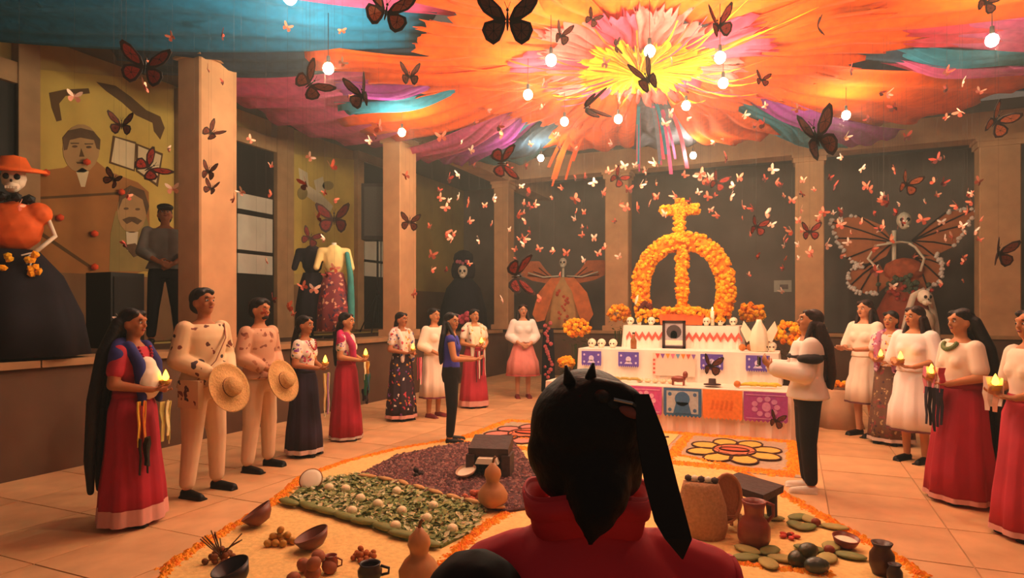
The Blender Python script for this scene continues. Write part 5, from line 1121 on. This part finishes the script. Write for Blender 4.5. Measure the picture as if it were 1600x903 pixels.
# dark dressed skeleton in the corner
b = at(724, 500, 16.0); o = empty('skeleton_figure', (b.x, min(b.y, OY - 1.2), PH), face_cam, 'black dressed skeleton with a round white face in the dark corner', 'figure')
gown(o, [(.60, .0), (.55, .5), (.42, 1.0), (.22, 1.25)], BLKD, 'gown'); m = MB(); m.ell((0, 0, 1.45), (.32, .2, .34)); m.ell((0, 0, 1.75), (.26, .16, .22)); fuse(m, 'cape', BLKD, o, .016, 3); skull_head(o, (0, -.2, 1.42), .15)
m = MB(); [m.ell((random.uniform(-.14, .14), -.25, 1.62 + random.uniform(-.04, .04)), .045, sub=1) for _ in range(7)]; m.build('rose_trim', mat('dusty_rose', '#B05A6A', .8), o)
MB().cone((0, 0, 1.0), (0, 0, 1.9), .03, .03, 8).build('pole', BLACK, o)
# pink bonnet on a short stand below it
b = at(733, 500, 13.4); o = empty('pink_bundle', (b.x, b.y, 0), 0, 'rose pink flower bundle on a post under the black skeleton', 'flowers'); MB().cone((0, 0, 0), (0, 0, 1.35), .03, .03, 8).build('post', DKWOOD, o)
m = MB(); [m.ell((random.gauss(0, .12), random.gauss(0, .08), 1.43 + random.gauss(0, .05)), .07, sub=1) for _ in range(22)]; m.build('blossom_cluster', mat('rose_pink', '#C04A5E', .8, .2, 20), o)
# centre orange gowned butterfly figure
Yc = 15.55; b = onY(880, 490, Yc); o = empty('winged_figure', (b.x, Yc, PH), .2, 'skeleton figure in beige gown with drooping orange wings, left of the altar', 'figure')
BEI = mat('beige_gown', '#C8935C', .85, .15, 5, .1); ORW = mat('orange_drape', '#D8743E', .85, .2, 6, .1)
gown(o, [(.44, .0), (.40, .45), (.30, .9), (.2, 1.15), (.12, 1.3)], BEI, 'gown', f=.09); skull_head(o, (0, -.03, 1.68), .12); MB().cone((0, 0, 1.28), (0, 0, 1.6), .03, .03, 8).build('spine', BONE, o)
for sx in (-1, 1):
    m = MB(); m.prism([(sx * x, -.14, z) for x, z in ((.05, 1.28), (.3, 1.28), (.62, .9), (.78, .35), (.66, .15), (.46, .2), (.30, .7))], (0, 1, 0), .05); m.build('drape', ORW, o)
    m = MB(); m.prism([(sx * x, -.05, z) for x, z in ((.2, 1.26), (.42, 1.46), (.62, 1.72), (1.06, 1.72), (1.1, 1.36), (.8, 1.22), (.4, 1.14))], (0, 1, 0), .04); w_ = m.build('wing', MON, o)
    for k in range(3): MB().tube([(sx * .3, -.06, 1.28), (sx * (.62 + .15 * k), -.07, 1.55 - .1 * k)], .012, 5).build('wing_vein', MOND, w_)
    MB().tube([(sx * .1, -.08, 1.33), (sx * .5, -.16, 1.3), (sx * .9, -.1, 1.42)], .018, 8).build('arm_bone', BONE, o, True)
m = MB(); [m.ell((random.uniform(-.12, .2), -.36 * (1 - z / 3), z), .045, sub=1) for z in [.2 + .05 * k for k in range(16)]]; tag(m.build('red_trim', mat('red_leaf_trim', '#C8502E', .8, .2, 20), o), kind='stuff')
# right skeleton with monarch wings
Yr = 15.3; q = lambda x, y, d=0: onY(x, y, Yr + d); b = q(1412, 500); o = empty('winged_skeleton', (b.x, Yr, PH), 0, 'skeleton with wide monarch wings edged in white flowers behind the right group', 'figure'); bo = Vector((b.x, Yr, PH))
WNG = mat('brown_wing', '#A8623C', .85, .15, 6, .05); FLW = mat('white_flower_trim', '#D8C8BC', .8, .1, 20)
wings = [[(1396, 378), (1378, 352), (1340, 336), (1296, 346), (1306, 372), (1322, 404), (1350, 420), (1385, 400)], [(1425, 376), (1440, 362), (1478, 332), (1533, 322), (1512, 350), (1492, 384), (1460, 400), (1436, 396)],
         [(1372, 410), (1346, 412), (1326, 424), (1326, 448), (1342, 458), (1372, 458), (1392, 440)], [(1446, 402), (1478, 398), (1488, 412), (1486, 436), (1466, 452), (1440, 448), (1430, 430)]]
for wi, ws in enumerate(wings):
    m = MB(); m.prism([q(x, y) for x, y in ws], (0, 1, 0), .03); move(m, bo); w_ = m.build('wing', WNG, o)
    c = ws[0]
    for tpt in ws[2:-1]:
        m = MB(); m.tube([q(c[0], c[1], -.02), q((c[0] + tpt[0]) / 2, (c[1] + tpt[1]) / 2 - 2, -.02), q(tpt[0], tpt[1], -.02)], .016, 5); move(m, bo); m.build('wing_vein', MOND, w_)
    m = MB(); a, z = ((3, 7), (3, 6), (2, 6), (2, 6))[wi]
    for i in range(a, z):
        p1, p2 = ws[i - 1] if wi in (1,) else ws[i - 1], ws[i % len(ws)]
        for k in range(9):
            t = random.random(); pp = q(p1[0] + (p2[0] - p1[0]) * t + random.uniform(-2.5, 2.5), p1[1] + (p2[1] - p1[1]) * t + random.uniform(-2.5, 2.5), -.04); m.ell(pp, random.uniform(.03, .05), sub=1)
    move(m, bo); tag(m.build('flower_edging', FLW, w_), kind='stuff')
gown(o, [(.55, .0), (.5, .4), (.32, .8), (.2, 1.1)], mat('red_brown_gown', '#8A3A22', .8, .25, 8, .1), 'gown')
m = MB(); m.ell((0, 0, 1.28), (.38, .2, .26)); m.ell((0, 0, 1.05), (.28, .18, .25)); fuse(m, 'chest', ORS if False else mat('rust_bodice', '#A84E2A', .8, .3, 9), o, .016, 3)
m = MB(); [m.ell((random.gauss(0, .17), -.22, .98 + random.gauss(0, .09)), .055, sub=1) for _ in range(34)]; tag(m.build('leaf_bouquet', [mat('bouquet_dark', '#4C5440', .8, .4, 20)], o), kind='stuff')
m = MB(); [m.ell((random.gauss(0, .2), -.30, .80 + random.gauss(0, .08)), .045, sub=1) for _ in range(18)]; tag(m.build('red_blossoms', mat('brick_red', '#A8382A', .8), o), kind='stuff')
skull_head(o, (0, -.03, q(1397, 345).z - PH), .17); o.children[-1].location = (q(1397, 345).x - b.x, 0, 0); m = MB(); m.cone((q(1397, 345).x - b.x, 0, 1.2), (q(1397, 345).x - b.x, 0, q(1397, 360).z - PH), .04, .04, 8); m.build('spine', BONE, o)
for pts in (((1406, 378), (1368, 384), (1356, 404), (1376, 424)), ((1420, 380), (1430, 386), (1444, 404), (1438, 424))):
    m = MB(); m.tube([q(x, y, -.2) for x, y in pts], .025, 8); move(m, bo); m.build('arm_bone', BONE, o, True)
m = MB(); m.tube([q(1385, 379, -.1), q(1410, 378, -.12), q(1425, 380, -.1)], .02, 6); move(m, bo); m.build('collar_bone', BONE, o, True)
# veiled bride skeleton
b = at(1442, 500, 10.4); o = empty('veiled_skeleton', (b.x, b.y, 0), face_cam, 'veiled bride skeleton standing just behind the woman in white', 'figure')
gown(o, [(.34, .0), (.32, .5), (.24, 1.0), (.15, 1.3)], mat('ivory_gown', '#C8B498', .85, .1, 6, .1), 'gown'); m = MB(); m.ell((0, 0, 1.42), (.19, .13, .22)); fuse(m, 'bodice', mat('ivory_gown', '#C8B498'), o, .014, 3); skull_head(o, (0, -.03, 1.82), .12)
m = MB()
for sx in (-1, 1): m.chain([(0, .03, 1.92), (sx * .13, .04, 1.84), (sx * .2, .05, 1.6), (sx * .26, .06, 1.3), (sx * .3, .06, 1.0)], [.04, .05, .05, .05, .03])
fuse(m, 'veil', mat('veil', '#B8A894', .9, .1, 6), o, .014, 3)
# dark column-side figure: costume rail behind the pink skirted girl
b = at(856, 612, 12.6); o = empty('flower_garland_pole', (b.x, b.y, 0), 0, 'dark cloth draped pole with red and pink flowers right of the pink skirted girl', 'pole')
m = MB(); m.rings([(0, .14, .12), (.4, .13, .1), (.9, .12, .09), (1.25, .10, .07)], 20, fold=lambda t, j: .1 * sin(5 * t)); m.build('dark_cloth', BLKD, o, True)
m = MB(); [m.ell((random.uniform(-.02, .14), -.13, .3 + k * .05), random.uniform(.03, .05), sub=1) for k in range(22)]; tag(m.build('flower_string', mat('garland_pink', '#C25A5A', .8, .3, 20), o), kind='stuff')

# ================================================================== BUTTERFLIES
BR = mat('wing_brown', '#6A3524', .8, .15, 12); RDW = mat('wing_red', '#8E2A1E', .8, .15, 12)
BIG = [(793, 33, 2.6, 100, 0, 0, .15, 'largest butterfly, brown and seen flat, at the top left of the hub'), (603, 20, 3.4, 82, .5, .2, .4, 'big brown orange butterfly before the blue strip at the top'), (226, 105, 4.2, 76, .2, .15, .2, 'big red butterfly above the ochre mural'),
       (484, 132, 5.0, 56, .9, .8, .5, 'dark butterfly tilted just under the lone left bulb'), (567, 150, 4.8, 38, -.3, -.2, .9, 'dark butterfly with one raised wing before the magenta strip'), (640, 120, 5.6, 32, .3, 0, .7, 'small dark butterfly on the orange strip right of the lone bulb'),
       (916, 168, 5.0, 46, 1.2, 1.2, .9, 'dark sideways butterfly under the yellow heart'), (784, 255, 5.2, 56, .9, 1.4, .3, 'dark wine butterfly turned upright above the slim corner column'), (640, 347, 7.2, 32, .3, .1, .4, 'dark butterfly in front of the second left column'),
       (1265, 362, 7.6, 32, 0, 0, .4, 'dark red butterfly in front of the column right of the arch'), (1276, 215, 4.6, 52, -.4, -.3, 1.0, 'large dark butterfly with a raised wing left of the magenta glow'), (190, 196, 5.0, 36, .5, 0, .6, 'small dark butterfly above the painted book'),
       (233, 263, 4.6, 48, .8, .9, .5, 'dark wine butterfly over the painted book'), (178, 280, 5.0, 28, .2, .6, .6, 'little dark butterfly left of the book, over the painted shoulder'), (876, 56, 5.2, 28, .4, .2, .8, 'small dark butterfly left above the yellow heart'),
       (925, 30, 5.2, 26, .3, .5, .5, 'small dark butterfly near the top edge above the heart'), (963, 72, 5.4, 26, 1.3, 1.2, .3, 'narrow dark butterfly in front of the yellow heart'), (1122, 42, 4.8, 38, 0, -.1, .9, 'dark butterfly above the paired right bulbs'),
       (1012, 125, 5.2, 36, -.5, -.4, 1.0, 'dark butterfly under the brightest bulb'), (1278, 41, 5.0, 32, 1.0, 1.2, .4, 'narrow dark butterfly on the upper right orange strip'), (1190, 125, 5.2, 26, .2, .2, .4, 'small dark butterfly on the orange right of the paired bulbs'),
       (1540, 4, 4.2, 40, .2, .3, .4, 'dark butterfly touching the top edge above the far right bulb'), (806, 432, 5.4, 66, .9, 1.45, .4, 'tall dark wine butterfly in front of the slim corner column'), (1560, 396, 6.0, 44, .3, .1, .6, 'brown butterfly over the far right column'),
       (1416, 288, 6.4, 38, .2, .3, .5, 'orange butterfly high above the winged skeleton'), (1182, 354, 8.2, 32, .3, .2, .5, 'dark red butterfly right of the arch top'), (1120, 285, 8.2, 30, .2, .4, .6, 'wine butterfly right above the marigold cross'),
       (965, 278, 7.6, 30, .5, .6, .5, 'red butterfly on top of the column left of the arch'), (1110, 572, 7.4, 34, .3, .2, .5, 'brown butterfly in front of the violet banner'), (1212, 657, 7.2, 30, .3, .4, .3, 'brown butterfly low by the purple banner'),
       (330, 208, 6.6, 26, .6, .8, .8, 'small dark butterfly on the near left column, uppermost'), (326, 268, 6.6, 22, .6, .2, .9, 'small dark butterfly on the near left column, middle'), (330, 295, 6.6, 22, .2, .3, .7, 'small dark butterfly on the near left column, lowest'), (1555, 190, 5.6, 52, .3, .4, .5, 'orange butterfly at the right under the far right bulb'),
       (1018, 700, 1, 0, 0, 0, 0, '')]
for (x, y, Z, px, a, b_, bend, lab) in BIG:
    if not lab: continue
    L = px / 1000 * Z / max(.55, cos(bend)) ; c1 = RDW if ('red' in lab or 'wine' in lab) else (MON if 'orange butterfly' in lab or 'brown orange' in lab else BR)
    butterfly(at(x, y, Z), L, (random.uniform(-.3, .3), b_, YAW + a * .8), lab, None, bend, m1=c1, thread=(y < 560))
# small paper butterflies on threads
smalls = []
for k, (c, c2) in enumerate((('#D87A5C', '#A84A34'), ('#E8A888', '#C8604A'), ('#F0D8C4', '#D89A80'), ('#B0402E', '#5A1E18'))):
    for bend in (.35, .9):
        f, h = mono(1.0); m = MB()
        for sx in (-1, 1):
            T = lambda p: (sx * p[0] * cos(bend), -p[0] * sin(bend), p[1])
            m.cur = 0; m.prism([T(p) for p in f], (0, 1, 0), .02)
            m.cur = 1; m.prism([T(p) for p in h], (0, 1, 0), .02)
        m.cur = 1; m.box((0, 0, 0), (.05, .05, .36))
        smalls.append(m.mesh('paper_butterfly', [mat('paper_a%d' % k, c, .7, .1, 20), mat('paper_b%d' % k, c2, .7, .1, 20)]))
thr = MB().cone((0, 0, 0), (0, 0, 1), .0005, .0005, 3).mesh('thread', THR)
def small(x, y, Z, L, kind=None):
    loc = at(x, y, Z)
    if not (WX + .2 < loc.x < WR - .2 and loc.y < WY - .3 and .9 < loc.z < CZ - .2): return 0
    me = smalls[kind if kind is not None else random.choice((0, 0, 1, 2, 2, 3, 4, 4, 5, 6, 7))]; o = link('paper_butterfly', me); o.location = loc; o.scale = (L, L, L)
    o.rotation_euler = (random.uniform(-.5, .5), random.uniform(-.9, .9), random.uniform(0, 6.28)); colr = ('salmon', 'peach', 'cream white', 'brick red')[smalls.index(me) // 2]
    zone = next(z for q_, z in ((300, 'before the mural'), (480, 'right of the near left column'), (665, 'by the loudspeaker column'), (790, 'before the dark corner'), (960, 'between corner column and altar column'), (1250, 'around the marigold arch'), (1420, 'left of the winged skeleton skull'), (1700, 'right of the winged skeleton skull')) if x < q_)
    ht = 'high' if y < 250 else ('midway' if y < 350 else 'low'); lab = 'small %s paper butterfly hanging %s %s' % (colr, ht, zone); grp = 'small %s butterflies hanging %s %s' % (colr, ht, zone)
    tag(o, lab, 'butterfly', grp)
    t = link('thread', thr); t.parent = o; R = o.rotation_euler.to_matrix().inverted(); dz = (CZ + .08 - loc.z) / L
    t.matrix_parent_inverse = Matrix.Identity(4); t.rotation_mode = 'QUATERNION'; t.rotation_quaternion = R.to_quaternion(); t.scale = (1 / L, 1 / L, dz); return 1
n = 0; rs = random.Random(5); random.seed(21)
while n < 215:
    x = random.uniform(672, 1535); y = random.gauss(330, 75)
    if y < 205 or y > 500: continue
    if 985 < x < 1150 and 340 < y < 500 and random.random() < .8: continue
    Z = random.uniform(7.0, 12.5); n += small(x, y, Z, random.uniform(.09, .16))
n = 0
while n < 45:
    x = random.uniform(20, 665); y = random.uniform(30, 500); Z = random.uniform(4.5, 9); n += small(x, y, Z, random.uniform(.07, .13))
n = 0
while n < 30:
    x = random.uniform(700, 1540); y = random.uniform(90, 230); Z = random.uniform(6, 10); n += small(x, y, Z, random.uniform(.08, .14), random.choice((2, 3, 4, 6, 7)))

# individual labels for short rows of alike things
def grp(g): return [o for o in COL.objects if o.get('group') == g]
for g, ph in (('eggs on the green bed', '%s white egg lying on the chopped green leaves'), ('leaves edging the green bed', '%s long dark leaf edging the green bed on its sand side'), ('husks between the beds', '%s tan corn husk between green and purple beds'),
              ('sweet potatoes at the lower edge', '%s brown sweet potato in the heap at the lower edge'), ('sugar skulls on the middle tier', '%s white sugar skull on the middle altar tier'), ('sugar skulls on the upper tier', '%s white sugar skull on the upper altar tier'),
              ('pale loaves on the lower tier', '%s pale loaf before the bunting picture'), ('bananas on the lower tier', '%s yellow banana under the right violet banner'), ('dull bananas on the lower tier', '%s dull banana left of the loaves'),
              ('orange pompoms on the mural', '%s orange paper pompom on the ochre mural'), ('red corn heap on the purple bed', '%s red corn cob beside the bottle gourd'), ('dark stones on the purple bed', '%s dark stone left of the pale bowl'),
              ('nopal pads cluster by the jug', '%s nopal pad in the cluster at the jug foot'), ('nopal pads cluster behind the red flower', '%s nopal pad of the cluster behind the red flower'), ('nopal pads cluster at the border', '%s nopal pad of the cluster touching the orange border'), ('nopal pads cluster by the avocados', '%s nopal pad of the cluster right of the avocados')):
    ordl(grp(g), ph)
# thin copal smoke hanging in the courtyard
hz = MB().box(((OX + OR) / 2, 7.9, 2.85), (OR - OX + 1.0, 21.6, 6.1)).build('copal_smoke', None)
hm = bpy.data.materials.new('thin_smoke'); hm.use_nodes = True; hn = hm.node_tree; hn.nodes.remove(hn.nodes['Principled BSDF'])
vs_ = hn.nodes.new('ShaderNodeVolumeScatter'); vs_.inputs['Color'].default_value = (1, .95, .9, 1); vs_.inputs['Density'].default_value = HAZE; vs_.inputs['Anisotropy'].default_value = .55
hn.links.new(vs_.outputs[0], hn.nodes['Material Output'].inputs['Volume']); hz.data.materials.clear(); hz.data.materials.append(hm)
tag(hz, 'thin warm incense smoke filling the courtyard under the canopy', 'smoke', kind='stuff')
